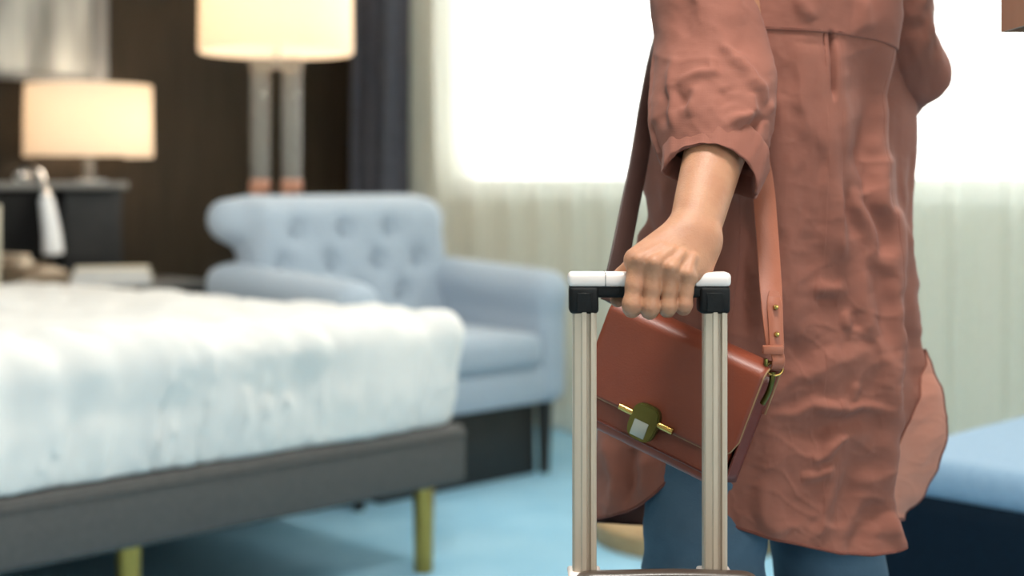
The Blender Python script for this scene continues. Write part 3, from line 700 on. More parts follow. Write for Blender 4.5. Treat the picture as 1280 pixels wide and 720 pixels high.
# strap: wide band, folded tab with two studs, keeper, ring and clip
def band(path, wdir, w, t, name, m, par, n=60):
    P = catmull(path, n); T = np.gradient(P, axis=0); T /= np.linalg.norm(T, axis=1)[:, None]
    wd_ = catmull(wdir, n); wd_ = wd_ - T * (wd_ * T).sum(1)[:, None]; wd_ /= np.linalg.norm(wd_, axis=1)[:, None]; nn = np.cross(T, wd_)
    ws = np.interp(np.linspace(0, 1, n), np.linspace(0, 1, len(w)), w)[:, None] / 2
    V = []
    for a_, b_ in ((-1, -1), (-.93, -1.0), (.93, -1.0), (1, -1), (1, 1), (.93, 1), (-.93, 1), (-1, 1)): V.append(P + wd_ * ws * a_ + nn * t * b_ / 2 * (1.0 if abs(a_) < 1 else .6))
    V = np.stack(V, 1); fs = gridfaces(n, 8, True) + [tuple(range(8)), tuple(range((n - 1) * 8, n * 8))[::-1]]
    o = obj(name, V.reshape(-1, 3), fs, m, None, auto=50); o.parent = par; o.matrix_parent_inverse = (bag.matrix_world).inverted(); return o
wv_ = [(1, .1, 0)] * 4
stp = band([W(969, 440, 1.486), W(966, 400, 1.495), W(962, 340, 1.525), W(957, 270, 1.562), W(951, 215, 1.590), W(932, 120, 1.604), W(912, 0, 1.616), W(912, -120, 1.630), W(925, -210, 1.655), W(925, -236, 1.70), W(915, -215, 1.78)],
           [(1, .1, 0)] * 11, [.018, .024, .025, .025, .025, .025, .025], .003, 'strap', M['strap'], bag, 90)
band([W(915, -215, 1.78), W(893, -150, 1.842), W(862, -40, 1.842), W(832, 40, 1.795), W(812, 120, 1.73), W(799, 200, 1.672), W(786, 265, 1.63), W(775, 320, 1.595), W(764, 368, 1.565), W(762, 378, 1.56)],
     [(1, .3, 0)] * 4 + [(.75, .65, 0)] * 6, [.026], .0035, 'strap', M['strap_shaded'], bag, 90)  # front run of the same strap, shade painted in by darker leather
tab = band([W(967, 364, 1.502), W(968, 385, 1.494), W(970, 415, 1.487), W(971, 436, 1.4825)], wv_, [.010, .0155, .0155, .0155, .0155], .0028, 'strap_tab', M['strap'], bag, 30)
def wobj(o): o.parent = bag; o.matrix_parent_inverse = bag.matrix_world.inverted(); return o
for py_, pz in ((384, 1.492), (418, 1.4845)):
    wobj(lathe('stud', [(.0001, .0045), (.0022, .0038), (.003, .002), (.003, 0)], M['gold'], None, 14, W(969.5 + (py_ - 384) * .04, py_, pz), axis=(0, -1, .1)))
kp = W(967, 437, 1.478); wobj(box('keeper', (kp.x - .011, kp.y - .003, kp.z - .005), (kp.x + .010, kp.y + .006, kp.z + .004), M['strap'], None, .001))
band([W(970, 438, 1.4815), W(973, 449, 1.477), W(972, 458, 1.478), W(968, 462, 1.486), W(967, 452, 1.492)], [(1, .1, 0)] * 5, [.014, .013, .013], .0028, 'strap_loop', M['strap'], bag, 24)
ringp = [W(968, 461, 1.482) + Vector((.0085 * math.cos(t), .003 * math.sin(t), .0065 * math.sin(t))) for t in np.linspace(0, 2 * math.pi, 22)]
wobj(tobj('ring', ringp, .0014, M['gold'], None, ref=(0, 1, .3), n=8))
clp = W(966, 470, 1.481)
wobj(tobj('clip', catmull([clp + Vector((0, 0, .004)), clp + Vector((-.001, 0, -.006)), clp + Vector((-.004, .004, -.018)), clp + Vector((-.009, .01, -.030))], 12), .0032, M['bronze'], None, n=10))
wobj(box('ring_mount', (clp.x - .009, clp.y - .001, clp.z + .002), (clp.x - .005, clp.y + .006, clp.z + .018), M['bronze'], None, .001))
wobj(tobj('ring', [TLb + Vector((.004, 0, .0)) + Vector((.007 * math.cos(t), .002, .008 * math.sin(t))) for t in np.linspace(0, 2 * math.pi, 20)], .0014, M['gold'], None, ref=(0, 1, .3), n=8))

# ------------------------------------------------------------------ the person
NPn = lambda *a: np.array(W(*a))
person = None
# --- hand and left forearm at fine resolution
hs = SDF((hx(752, 1.42), 1.375, .84), (hx(960, 1.62), 1.66, 1.16), .00125)
El, Wr = NPn(918, 100, 1.600), NPn(866, 296, 1.456)
perp = np.cross(Wr - El, [0, 1, 0]); perp /= np.linalg.norm(perp)
if perp[0] < 0: perp = -perp
up_ = np.cross(perp, Wr - El); up_ /= np.linalg.norm(up_)
E2 = El + (Wr - El) * .35
for sx, r0, r1, r2 in ((-1, .030, .0295, .0200), (1, .030, .0285, .0195)):
    hs.add(El + perp * sx * .006, E2 + perp * sx * .006, r0, r1, .02); hs.add(E2 + perp * sx * .006, Wr + perp * sx * .0062, r1, r2, .012)
MCP = [NPn(797, 331, 1.4185), NPn(817, 335, 1.4125), NPn(838, 341, 1.4125), NPn(858, 348.5, 1.4165)]
PIP = [NPn(790, 381, 1.4100), NPn(813, 384, 1.4085), NPn(835.5, 383, 1.4090), NPn(855.5, 381, 1.4110)]
DIP = [NPn(790, 386, 1.4360), NPn(812, 388.5, 1.4370), NPn(834, 387, 1.4360), NPn(854, 385, 1.4340)]
TIP = [NPn(793, 371, 1.4570), NPn(814, 374, 1.4575), NPn(835, 373, 1.4570), NPn(854, 374, 1.4550)]
RM_ = [.0125, .0128, .0118, .0112]; RP = [.0092, .0087, .0079, .0074]; RD = [.0082, .0079, .0071, .0066]; RT = [.0070, .0068, .0062, .0058]
for i, (m_, wx) in enumerate(zip(MCP, (-.013, -.005, .005, .013))):
    w0 = Wr + perp * wx
    hs.add(w0, m_ + np.array([0, .006, .004]), .0175, RM_[i] + .0012, .010)
# palm bulk behind the metacarpals, heel of the hand and thumb mound
hs.add(NPn(868, 306, 1.458), NPn(868, 338, 1.444), .0170, .0150, .012)
hs.add(NPn(852, 306, 1.462), NPn(815, 326, 1.456), .0165, .0150, .014)
hs.add(NPn(880, 318, 1.449), NPn(872, 345, 1.437), .0105, .0105, .012)
# tendons and knuckles
for i, m_ in enumerate(MCP):
    top = m_ + np.array([0, -RM_[i] * .55, RM_[i] * .35])
    hs.add(top, top, .0068, .0068, .006)
    w1 = Wr + perp * (-.006 + .004 * i) - up_ * 0
    dors = np.array([0, -.0150, .0045])
    hs.add(w1 * .45 + m_ * .55 + dors, m_ + np.array([0, -.0100, .0062]), .0022, .0030, .007)
for i in range(4):
    mid = MCP[i] * .5 + PIP[i] * .5 + np.array([0, -.0008, 0])
    hs.chain([MCP[i], mid, PIP[i], PIP[i] * .5 + DIP[i] * .5 + np.array([0, 0, -.0012]), DIP[i], TIP[i]], [RM_[i] * .86, RP[i] * .96, RP[i] * 1.0, RP[i] * .93, RD[i], RT[i]], .0050, .005)
# thumb wraps round the far side of the grip
hs.chain([NPn(842, 306, 1.470), NPn(797, 329, 1.4645), NPn(779, 347, 1.4620), NPn(772, 375, 1.4545)], [.0150, .0112, .0100, .0076], .012, .006)
hs.add(NPn(815, 324, 1.452), NPn(788, 335, 1.450), .0115, .0085, .010)
hs.add(NPn(886, 305, 1.452), NPn(886, 309, 1.450), .0060, .0060, .010)
# veins
for pts in ([(872, 268), (866, 290), (852, 306), (846, 322)], [(884, 270), (872, 285), (868, 304), (866, 320)]):
    pass
V1_, F1_ = hs.mesh(); V1_ = relax(V1_, F1_, 1, .45)
# --- rest of the body, coarser
bs = SDF((-.02, 1.35, .03), (.95, 2.25, 1.82), .007)
ShL, ShR = NPn(893, -205, 1.69), NPn(1105, -205, 1.80)
bs.add(El + (El - Wr) * -.12, El, .030, .033, .01); bs.add(El, ShL, .034, .044, .02); 
ElR, WrR = NPn(1128, 82, 1.815), NPn(1045, 110, 2.02)
bs.add(ShR, ElR, .044, .034, .02); bs.add(ElR, WrR, .032, .021, .015)
fw = np.array([-.5, .866, 0.0]); lf = np.array([-.866, -.5, 0.0]); C0 = lambda z, o=0.0: np.array([.338 + .0 * z, 1.758 + o, z])
sq = (fw, .66)
bs.add(C0(.86) + lf * .04, C0(.86) - lf * .04, .092, .092, .03, (fw, .70)); bs.add(C0(.80), C0(1.12), .10, .095, .03, (fw, .72))
bs.add(C0(1.12), C0(1.36), .095, .112, .03, (fw, .7)); bs.add(ShL + np.array([.02, 0, 0]), C0(1.43), .05, .055, .04); bs.add(ShR - np.array([.02, 0, 0]), C0(1.43), .05, .055, .04)
bs.add(C0(1.42), C0(1.56) + fw * .02, .052, .047, .03)
HD = C0(1.665) + fw * .03
bs.add(HD + np.array([0, 0, .02]), HD + np.array([0, 0, .035]), .082, .080, .02, (lf, .9)); bs.add(HD + fw * .03 + np.array([0, 0, -.01]), HD + fw * .045 + np.array([0, 0, -.075]), .06, .036, .03)
bs.add(HD + fw * .092 + np.array([0, 0, .005]), HD + fw * .108 + np.array([0, 0, -.025]), .009, .012, .012)
bs.add(HD + fw * .083 + np.array([0, 0, -.053]) + lf * .016, HD + fw * .083 + np.array([0, 0, -.053]) - lf * .016, .008, .008, .008)
for s_ in (1, -1):
    bs.add(HD + lf * s_ * .077 + np.array([0, 0, .015]), HD + lf * s_ * .080 + np.array([0, 0, -.02]), .012, .008, .008)
    bs.add(HD + lf * s_ * .03 + fw * .076 + np.array([0, 0, .012]), HD + lf * s_ * .032 + fw * .076 + np.array([0, 0, .012]), .012, .012, .006)
# right hand, held in front of the body
rh = (WrR - ElR) / np.linalg.norm(WrR - ElR); rs = np.cross(rh, [0, 0, 1]); rs /= np.linalg.norm(rs)
bs.add(WrR, WrR + rh * .075, .022, .026, .012, (np.array([0, 0, 1.0]), 1.2))
for i in range(4):
    b0 = WrR + rh * .085 + np.array([0, 0, .028 - .018 * i]); ln = (.036, .041, .038, .03)[i]
    bs.add(b0, b0 + rh * ln, .0105, .0095, .004); bs.add(b0 + rh * ln, b0 + rh * (ln + .012) - rs * .03, .0095, .008, .004)
bs.add(WrR + rh * .03 + np.array([0, 0, .02]), WrR + rh * .075 + np.array([0, 0, .048]), .013, .010, .006)
LEGS = [(NPn(905, 490, 1.70), NPn(884, 660, 1.685), NPn(879, 740, 1.685), np.array([.375 - .03 * 5, 1.66, .085])),
        (NPn(1000, 490, 1.76), NPn(1032, 660, 1.755), NPn(1040, 740, 1.755), np.array([.392, 1.80, .085]))]
for (h_, m1, kn, an) in LEGS:
    an[0] = kn[0] + .005; bs.add(np.array([an[0], an[1], .26]), an, .045, .034, .02); bs.add(an, an + fw * .10 + np.array([0, 0, -.03]), .035, .028, .02)
V2_, F2_ = bs.mesh(); V2_ = relax(V2_, F2_, 1)
person = npobj('person', np.concatenate([V1_, V2_]), np.concatenate([F1_, F2_ + len(V1_)]), M['skin'])
tag(person, 'person in terracotta linen shirt and jeans gripping the suitcase handle', 'person')
# hair
hr = SDF((.1, 1.5, 1.40), (.65, 2.05, 1.84), .008)
hr.add(HD + np.array([0, 0, .035]) - fw * .012, HD + np.array([0, 0, .045]) - fw * .012, .094, .092, .02)
hr.add(HD - fw * .045 + np.array([0, 0, .0]), HD - fw * .075 + np.array([0, 0, -.16]), .075, .055, .03)
sl, X, Y, Z = hr.region((.1, 1.5, 1.40), (.65, 2.05, 1.84))
fc = (X - HD[0]) * fw[0] + (Y - HD[1]) * fw[1]
hr.F[sl] = np.maximum(hr.F[sl], (fc - .055) - np.clip((Z - HD[2] - .05) * .9, 0, .08)) - .003 * np.sin(X * 300 + Y * 120)
V, Fc = hr.mesh(); npobj('hair', relax(V, Fc, 1), Fc, M['hair'], person)
# jeans
js = SDF((.0, 1.48, .09), (.62, 2.0, 1.02), .0055)
for i, (h_, m1, kn, an) in enumerate(LEGS):
    r = ((.088, .0715, .068, .052), (.086, .0680, .065, .052))[i]
    js.add(h_, m1, r[0], r[1], .012); js.add(m1, kn, r[1], r[2], .01); js.add(kn, an + np.array([0, 0, .02]), r[2], r[3], .02)
js.add(C0(.84) + lf * .035, C0(.84) - lf * .035, .092, .092, .03, (fw, .72)); js.add(C0(.84), C0(.96), .105, .098, .03, (fw, .72))
sl, X, Y, Z = js.region((.0, 1.48, .09), (.62, 2.0, 1.02))
js.F[sl] += (.0035 * vnoise(X * 14, Y * 14, Z * 30, 4) + .002 * vnoise(X * 40, Y * 40, Z * 46, 9)).astype(np.float32)
V, Fc = js.mesh(); jn = npobj('jeans', relax(V, Fc, 1), Fc, M['denim'], person)
for i, (h_, m1, kn, an) in enumerate(LEGS):   # shoes
    ss = SDF(np.array([an[0] - .2, an[1] - .1, -.0]), np.array([an[0] + .1, an[1] + .25, .13]), .005)
    ss.add(an - np.array([0, 0, .035]) - fw * .02, an + fw * .14 - np.array([0, 0, .052]), .042, .032, .02); ss.add(an - np.array([0, 0, .02]), an - np.array([0, 0, .0]), .042, .042, .02)
    sl, X, Y, Z = ss.region(ss.lo, ss.lo + ss.h * ss.n); ss.F[sl] = np.maximum(ss.F[sl], .014 - Z)
    V, Fc = ss.mesh(); so = npobj('shoe', V, Fc, M['shoe'], person)
    c_ = an + fw * .055; Vs = []
    for z in (.002, .018):
        for t in np.linspace(0, 2 * math.pi, 30, endpoint=False): Vs.append(np.array([c_[0], c_[1], z]) + fw * .125 * math.cos(t) + lf * (.044 - .004 * math.cos(t)) * math.sin(t))
    fs = [(k, (k + 1) % 30, 30 + (k + 1) % 30, 30 + k) for k in range(30)] + [tuple(range(30))[::-1], tuple(range(30, 60))]
    obj('sole', Vs, fs, M['sole'], so, auto=40)

# --- shirt: closed ring profile per image row (left edge, right fold, outer right), then back and front panels
ROWS = [  # y, L, R1, R2
    (-325, 962, 1040, 1044), (-300, 930, 1070, 1074), (-262, 885, 1105, 1114), (-215, 855, 1126, 1140), (-100, 838, 1128, 1142), (0, 830, 1122, 1142), (60, 824, 1113, 1142),
    (140, 816, 1106, 1146), (190, 812, 1104, 1148), (260, 806, 1108, 1146), (330, 798, 1116, 1142), (380, 786, 1119, 1146), (420, 774, 1121, 1152), (460, 764, 1120, 1166), (500, 757, 1119, 1176), (545, 750, 1116, 1179),
    (585, 746, 1112, 1170), (615, 743, 1111, 1153), (640, 741, 1113, 1128), (665, 740, 1120, 1122), (700, 740, 1132, 1130)]
RY = np.array([r[0] for r in ROWS], float)
def ringctl(r):
    y, Lf, R1, R2 = r; w = R1 - Lf; k = np.clip((y + 325) / 110, 0, 1) ** .7; zc = 1.745
    zz = lambda z: zc + (z - zc) * (.42 + .58 * k)
    fl = 1 + .35 * np.clip((y - 350) / 300, 0, 1)
    return [(Lf, zz(1.735)), (Lf + .16 * w, zz(1.662)), (Lf + .42 * w, zz(1.618)), (Lf + .74 * w, zz(1.622)), (R1, zz(1.668)), (R1 - 5, zz(1.735)), (R2, zz(1.805)), (R2 - .10 * w, zz(1.865)), (Lf + .5 * w, zz(1.895)), (Lf + .14 * w, zz(1.850))]
CTL = np.array([ringctl(r) for r in ROWS])         # rows x 10 x 2
def ring_at(y, s):
    """y,s arrays (same shape): s in [0,9) around the ring -> px, Z"""
    i = np.clip(np.searchsorted(RY, y, side='right') - 1, 0, len(RY) - 2); t = (y - RY[i]) / (RY[i + 1] - RY[i]); t = np.clip(t, 0, 1)
    g = lambda j: CTL[np.clip(j, 0, len(RY) - 1)]
    k = np.floor(s).astype(int); f = s - k
    def cr(p0, p1, p2, p3, f): return 0.5 * (2 * p1 + (p2 - p0) * f + (2 * p0 - 5 * p1 + 4 * p2 - p3) * f ** 2 + (3 * p1 - p0 - 3 * p2 + p3) * f ** 3)
    def ringrow(j):
        C = CTL[np.clip(j, 0, len(RY) - 1)]; ar = np.arange(C.shape[0]) if C.ndim == 3 else None
        q = lambda d: C[np.arange(len(C)), (k + d) % 10]
        return cr(q(-1), q(0), q(1), q(2), f[:, None])
    a_, b_ = ringrow(i), ringrow(i + 1)
    t = t * t * (3 - 2 * t) * .5 + t * .5
    p = a_ * (1 - t[:, None]) + b_ * t[:, None]
    return p[:, 0], p[:, 1]
def segdist(px, py, pts, taper=False):
    d = np.full(px.shape, 1e9); g = np.zeros(px.shape); n = len(pts) - 1
    for i, ((x0, y0), (x1, y1)) in enumerate(zip(pts[:-1], pts[1:])):
        dx, dy = x1 - x0, y1 - y0; t = np.clip(((px - x0) * dx + (py - y0) * dy) / (dx * dx + dy * dy), 0, 1)
        q = np.hypot(px - x0 - t * dx, py - y0 - t * dy); m_ = q < d; d = np.where(m_, q, d); g = np.where(m_, (i + t) / n, g)
    if taper: return d, np.sqrt(np.clip(np.sin(np.pi * np.clip(g, .01, .99)) * 1.25, 0, 1))
    return d
FOLDS = [  # polyline (image px on the cloth), height in m (toward viewer), width px
    ([(1018, 60), (1024, 150), (1034, 220), (1040, 300), (1046, 330)], .010, 13), ([(1000, 60), (1004, 180), (1010, 300)], .005, 10), ([(1037, 42), (1037, 122)], -.0075, 3.0), ([(1046, 46), (1050, 140), (1060, 240)], .004, 10),
    ([(1103, 120), (1102, 185), (1106, 260), (1112, 330), (1116, 420), (1116, 520)], .012, 9), ([(1086, 60), (1092, 130), (1094, 200)], -.012, 14), ([(1070, 150), (1084, 210), (1088, 240)], -.007, 12),
    ([(1074, 232), (1078, 275), (1090, 310), (1100, 340)], .006, 7), ([(1062, 240), (1066, 300)], -.004, 5), ([(1090, 240), (1100, 290), (1104, 320)], -.005, 7), ([(1044, 235), (1050, 290), (1052, 325)], .005, 6),
    ([(1016, 355), (1040, 360), (1060, 356)], .005, 7), ([(1020, 370), (1046, 372)], -.004, 5), ([(1056, 380), (1058, 410)], .004, 4), ([(1066, 380), (1067, 408)], -.003, 4), ([(1080, 340), (1082, 400), (1096, 440), (1102, 480)], .006, 8),
    ([(950, 490), (990, 470), (1040, 455), (1090, 450)], .005, 9), ([(960, 520), (1010, 500), (1035, 505), (1052, 516), (1070, 508), (1108, 512)], .006, 6), ([(980, 540), (1040, 530), (1100, 528)], -.006, 10), ([(1010, 568), (1040, 560), (1060, 552)], .005, 5),
    ([(1000, 590), (1040, 584)], .004, 6), ([(1062, 470), (1060, 500)], .004, 5), ([(1098, 440), (1112, 500), (1108, 560), (1098, 620)], .008, 9), ([(1080, 560), (1060, 610), (1040, 660)], -.008, 14), ([(1096, 632), (1080, 660), (1068, 690)], -.008, 9), ([(1110, 640), (1116, 665), (1124, 684)], .008, 8),
    ([(1044, 590), (1030, 640), (1020, 670)], .005, 9), ([(950, 600), (960, 640), (980, 668)], .005, 8), ([(985, 420), (990, 470)], -.004, 12), ([(925, 240), (930, 330), (935, 420)], -.012, 16), ([(975, 120), (978, 220), (982, 330), (985, 420)], .006, 14),
    ([(760, 540), (770, 600), (768, 640)], .008, 7), ([(790, 560), (792, 600), (786, 632)], -.006, 6), ([(812, 570), (806, 620)], .006, 6), ([(832, 225), (840, 270), (836, 310)], .006, 8), ([(850, 250), (838, 300)], -.010, 9), ([(800, 250), (806, 300)], -.008, 9),
    ([(1000, -10), (1012, 36)], .004, 7), ([(1068, -10), (1082, 40)], .005, 6), ([(1132, 0), (1136, 50)], -.006, 6), ([(1130, 200), (1128, 330)], .006, 7), ([(1142, 180), (1136, 300)], -.004, 6), ([(1112, 260), (1132, 330), (1148, 420)], .008, 8), ([(1128, 380), (1140, 460), (1150, 500)], -.007, 10),
    ([(1160, 470), (1166, 520), (1150, 580)], .004, 10),
]
def wrinkle(px, py, front):
    d = np.zeros(px.shape)
    wx = px + 7 * fbm(px / 50, py / 50, 0, 2, 41) * (np.abs(px - 1037) > 9); wy = py + 9 * fbm(px / 44, py / 44, 0, 2, 43)
    for pts, amp, w in FOLDS:
        q, g = segdist(wx, wy, pts, True); g0 = np.clip((wy - pts[0][1]) / max(1, pts[-1][1] - pts[0][1]), 0, 1); d += amp * (np.clip((1.02 - g0) * 5, 0, 1) if w < 4 else 1.2 * g) * np.exp(-(q / (w * (1.0 if w < 4 else 1.3))) ** 2)
    a_ = 1 / (1 + np.exp(-(py - 330) / 60))
    n1 = 1 - np.abs(fbm(px / 46, py / 120, front, 3, 31)) * 1.7
    n2 = 1 - np.abs(fbm(px / 60 + .4 * py / 60, py / 34, front, 4, 57)) * 1.9
    n3 = fbm(px / 18, py / 22, front, 3, 71)
    d += .0012 * n1 * (1 - .5 * a_) + a_ * .0008 * n2 + .0003 * n3
    cr1 = np.clip(1 - np.abs(fbm(wx / 62 + wy / 150, wy / 60, front, 2, 101)) * 1.3, 0, 1) ** 5
    cr2 = np.clip(1 - np.abs(fbm(wx / 80, wy / 40 - wx / 120, front, 2, 111)) * 1.3, 0, 1) ** 6
    d += (.0009 * cr1 + .0011 * cr2) * (.1 + .9 * a_)
    d += .0055 * fbm(px / 55, py / 260, front, 2, 90)
    return d
def panel(name, s0, s1, hem, ns, nt, front, ytop=-325.0, ybot=None, off=0.0, parent=None, m=None, wr=1.0):
    s = np.linspace(s0, s1, ns); S = np.repeat(s[None, :], nt, 0); t = np.linspace(0, 1, nt)[:, None]
    t = np.where(True, t, t)
    H = np.array([hem(x) for x in s])[None, :]
    YT = np.array([ytop(x) for x in s])[None, :] if callable(ytop) else ytop
    Yp = YT + (H - YT) * t
    px, Z = ring_at(Yp.ravel(), np.mod(S.ravel(), 10)); px = px.reshape(nt, ns); Z = Z.reshape(nt, ns)
    P = Wn(px, Yp, Z)
    Tu = np.gradient(P, axis=1); Tv = np.gradient(P, axis=0); N = np.cross(Tu, Tv); N /= (np.linalg.norm(N, axis=2, keepdims=True) + 1e-12)
    cen = Wn(np.full(px.shape, 965.0), Yp, np.full(px.shape, 1.75)); sg = np.sign(((P - cen) * N).sum(2)).mean(); N *= 1 if sg > 0 else -1
    d = wrinkle(px, Yp, 0.0) * wr
    if front:
        k = np.clip((S - 4.0) / .5, 0, 1) * np.clip((10 + SL - S) / .5, 0, 1); d = d * (1 - k) + wrinkle(px, Yp, front) * k
    d *= np.clip((Yp + 325) / 60, 0, 1)
    P = P + N * (d + off)[..., None]
    o = obj(name, P.reshape(-1, 3), gridfaces(nt, ns), m or M['shirt'], parent)
    return o, P
# left slit at s=1.9 (hidden behind the bag), right slit at s=4.0
SL = 1.9
def hem_back(s):
    y_ = np.interp(s, [SL, 1.97, 2.08, 2.2, 2.5, 2.9, 3.2, 3.5, 3.8, 4.0], [615, 642, 653, 660, 672, 684, 692, 694, 690, 685]); return float(y_)
def hem_front(s):
    return float(np.interp(s, [4.0, 4.3, 4.6, 6.0, 7.0, 8.0, 9.0, 10.0, 10.4, 10.8, 11.0, 11.2, 11.4, 10 + SL], [650, 650, 650, 648, 652, 660, 655, 650, 647, 639, 631, 617, 597, 570]))
shirt, PB = panel('shirt', SL, 4.0, hem_back, 260, 380, 0.0, parent=person); solidify(shirt, .0012, 0)
front, PF = panel('front_panel', 4.0, 10 + SL, hem_front, 280, 240, 1.7, parent=shirt); solidify(front, .0012, 0)
def hemline(P, name, r=.0016): tobj(name, P[::2], r, M['stitch'], shirt, ref=(.2, 1, .3), n=6)
tobj('back_hem', PB[-1][::3], .0018, M['stitch'], shirt, ref=(.2, 1, .3), n=6)
tobj('front_hem', PF[-1][::3], .0018, M['stitch'], shirt, ref=(.2, 1, .3), n=6)
# paler shirt copy, painting in the light where the right front flares open, with its dark bound edge
fc_, PFc = panel('lit_front_patch', 4.95, 6.02, hem_front, 50, 120, 1.7, ytop=lambda s_: float(np.interp(s_, [4.95, 5.3, 5.7, 6.02], [600, 545, 470, 436])), off=.0022, parent=shirt, m=M['shirt_lit']); solidify(fc_, .0012, 0)
fc_['label'] = 'open shirt front in a paler copy of the linen, light painted in'
tobj('bound_edge', np.concatenate([PFc[::3, -1], PFc[-1][::-2]]), .0024, M['stitch'], fc_, ref=(.2, 1, .3), n=8)
# yoke with its own seam, slightly proud of the back
def hem_yoke(s): return float(np.interp(s, [.9, 2.2, 3.0, 3.6, 4.3], [40, 38, 42, 50, 66]))
yk, PY = panel('yoke', .9, 4.3, hem_yoke, 120, 150, 0.0, off=.0014, parent=shirt); solidify(yk, .0018, 0)
tobj('yoke_seam', PY[-1][::2] + np.array([0, -.0004, .003]), .0006, M['stitch'], yk, ref=(.2, 1, .3), n=5)
# collar
cpx, cz = ring_at(np.full(60, -318.0), np.linspace(0, 9.999, 60)); cr_ = Wn(cpx, np.full(60, -318.0), cz)
Vc = np.concatenate([cr_, cr_ + np.array([0, 0, .034]), cr_ * 1.0 + (cr_ - cr_.mean(0)) * .14 + np.array([0, 0, .004])]); 
solidify(obj('collar', Vc, gridfaces(3, 60, True), M['shirt'], shirt), .002, 0)
# left sleeve
rows = [(905, -232, 1.700, 96), (886, -180, 1.685, 116), (877, -110, 1.662, 124), (875, -50, 1.645, 128), (879, 0, 1.630, 132), (887, 45, 1.615, 136), (890.5, 90, 1.600, 149), (891.5, 130, 1.580, 157), (891, 160, 1.563, 156), (892, 188, 1.548, 140), (893, 206, 1.540, 122)]
Pc = catmull([W(r[0], r[1], r[2]) for r in rows], 120)
ra = np.interp(np.linspace(0, 1, 120), np.linspace(0, 1, len(rows)), [r[3] / 2 * r[2] / F for r in rows])
SF = [([(908, 52), (922, 78), (942, 108), (958, 128)], .006, 5), ([(935, 135), (928, 143), (906, 153)], .007, 5), ([(936, 118), (938, 140)], .004, 5), ([(892, 68), (894, 92), (880, 94), (848, 104)], .0045, 5), ([(846, 104), (845, 140)], -.004, 5), ([(850, 132), (864, 118)], -.004, 8), ([(866, 112), (870, 150)], .005, 7),
      ([(950, 140), (938, 158)], -.009, 8), ([(842, 70), (838, 110), (842, 160)], .004, 6), ([(900, 110), (905, 135)], -.004, 10), ([(960, 130), (968, 145)], .004, 6), ([(830, 100), (828, 160)], -.004, 8), ([(870, 0), (850, 40)], -.004, 14), ([(910, -20), (930, 30)], .003, 14)]
def slv(V, th):
    px = 640 + F * V[..., 0] / V[..., 1]; py = HORIZ + F * (CAMZ - V[..., 2]) / V[..., 1]
    near = (V[..., 1] < np.mean(V[..., 1], axis=1, keepdims=True)).astype(float)
    d = .0035 * fbm(px / 75, py / 90, near * 3, 2, 17) + .0006 * fbm(px / 14, py / 18, near, 3, 19)
    wx = px + 5 * fbm(px / 36, py / 36, 0, 2, 61); wy = py + 5 * fbm(px / 36, py / 36, 0, 2, 63)
    for pts, amp, w in SF:
        q, g = segdist(wx, wy, pts, True); d = d + near * amp * 1.15 * g * np.exp(-(q / (w * 1.15)) ** 2)
    d = d + near * .0012 * np.clip(1 - np.abs(fbm(wx / 50 - wy / 90, wy / 44, 0, 2, 131)) * 1.3, 0, 1) ** 5
    return d
Vt, ft = tube(Pc, ra, np.interp(np.linspace(0, 1, 120), [0, .3, .7, 1], [.062, .058, .060, .052]), (1, 0, 0), 140, slv, False)
slv_l = solidify(obj('sleeve', Vt, ft, M['shirt'], shirt), .0012, 0)
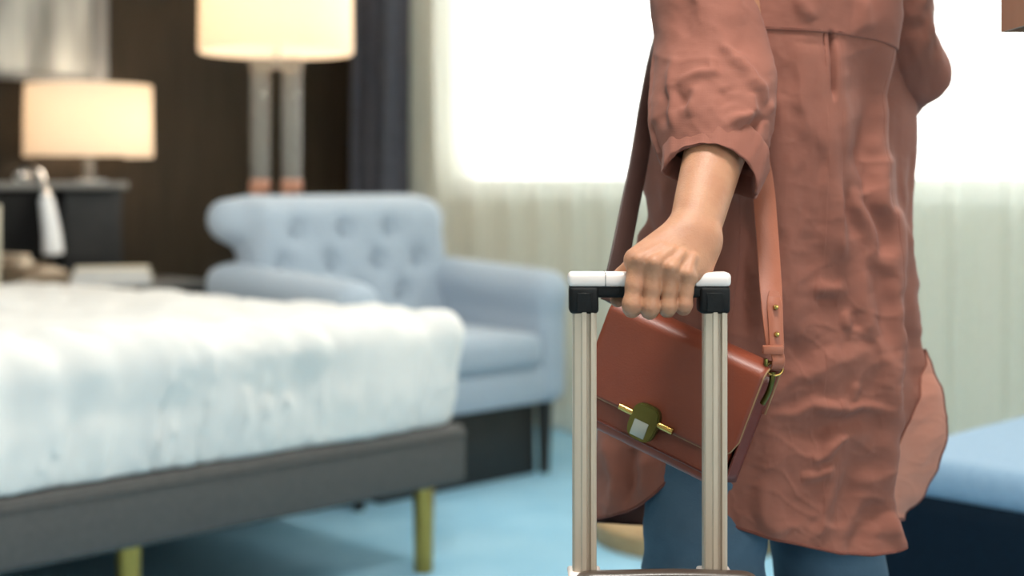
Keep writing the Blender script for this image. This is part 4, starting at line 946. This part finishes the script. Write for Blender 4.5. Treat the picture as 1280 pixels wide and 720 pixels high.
# rolled cuff: a turned-back band round the forearm, normal along the forearm
ax_ = (Wr - El) / np.linalg.norm(Wr - El); e1 = np.array([1.0, 0, 0]); e1 -= ax_ * (e1 @ ax_); e1 /= np.linalg.norm(e1); e2 = np.cross(e1, ax_)
if e2[2] < 0: e2 = -e2
CC = NPn(892, 209, 1.532)
prof = [(-.020, .0445), (-.004, .0475), (.005, .0490), (.0085, .0505), (.0085, .0520), (.005, .0530), (-.010, .0560), (-.025, .0585), (-.030, .0580), (-.030, .0560), (-.018, .0530)]
prof = catmull([(p[0], p[1], 0) for p in prof], 44)[:, :2]; nth = 150; Vq = []
th = np.linspace(0, 2 * np.pi, nth, endpoint=False)
for ia, (ax0, r0) in enumerate(prof):
    wob = .0030 * vnoise(np.cos(th) * 2.2 + 5, np.sin(th) * 2.2 + 5, ia * .03, 5) + .0012 * vnoise(np.cos(th) * 6 + 5, np.sin(th) * 6 + 5, ia * .10, 6)
    rx = (r0 + wob) * 1.00; ry = (r0 + wob) * .92
    sag = .016 * np.clip(np.cos(th), 0, 1) ** 3 + .010 * np.clip(-np.cos(th), 0, 1) ** 3      # the two sides hang lower
    sag = sag + .004 * vnoise(th * 1.2, 0.5, 0, 8) + .006 * np.exp(-((th - .25) / .22) ** 2) + .005 * np.exp(-((th - 2.95) / .2) ** 2)
    Vq.append(CC[None, :] + np.cos(th)[:, None] * e1 * rx[:, None] + (np.sin(th) * np.where(np.sin(th) < 0, .55, 1))[:, None] * e2 * ry[:, None] + ax_[None, :] * (ax0 + sag)[:, None])
cf = obj('cuff', np.concatenate(Vq), gridfaces(len(prof), nth, True), M['shirt'], shirt)
# right sleeve: upper arm down to the elbow, then forward out of sight
rr = [(1092, -232, 1.800, 48), (1108, -170, 1.808, 54), (1114, -90, 1.800, 56), (1118, -20, 1.790, 50), (1124, 30, 1.785, 46), (1133, 68, 1.795, 41), (1125, 96, 1.835, 42), (1098, 128, 1.895, 46), (1068, 150, 1.96, 44)]
Pr = catmull([W(r[0], r[1], r[2]) for r in rr], 90); rar = np.interp(np.linspace(0, 1, 90), np.linspace(0, 1, len(rr)), [r[3] * r[2] / F for r in rr])
def slr(V, th):
    tip = np.array(W(1170, 96, 1.80)); dd = ((V - tip) ** 2).sum(-1)
    return .014 * np.exp(-dd / .0007) + .006 * fbm(V[..., 0] * 16, V[..., 1] * 16, V[..., 2] * 16, 3, 27) + .0012 * fbm(V[..., 0] * 70, V[..., 1] * 70, V[..., 2] * 60, 2, 29)
Vt, ft = tube(Pr, rar, rar * 1.05, (1, 0, 0), 110, slr, False)
solidify(obj('sleeve', Vt, ft, M['shirt'], shirt), .0012, 0)
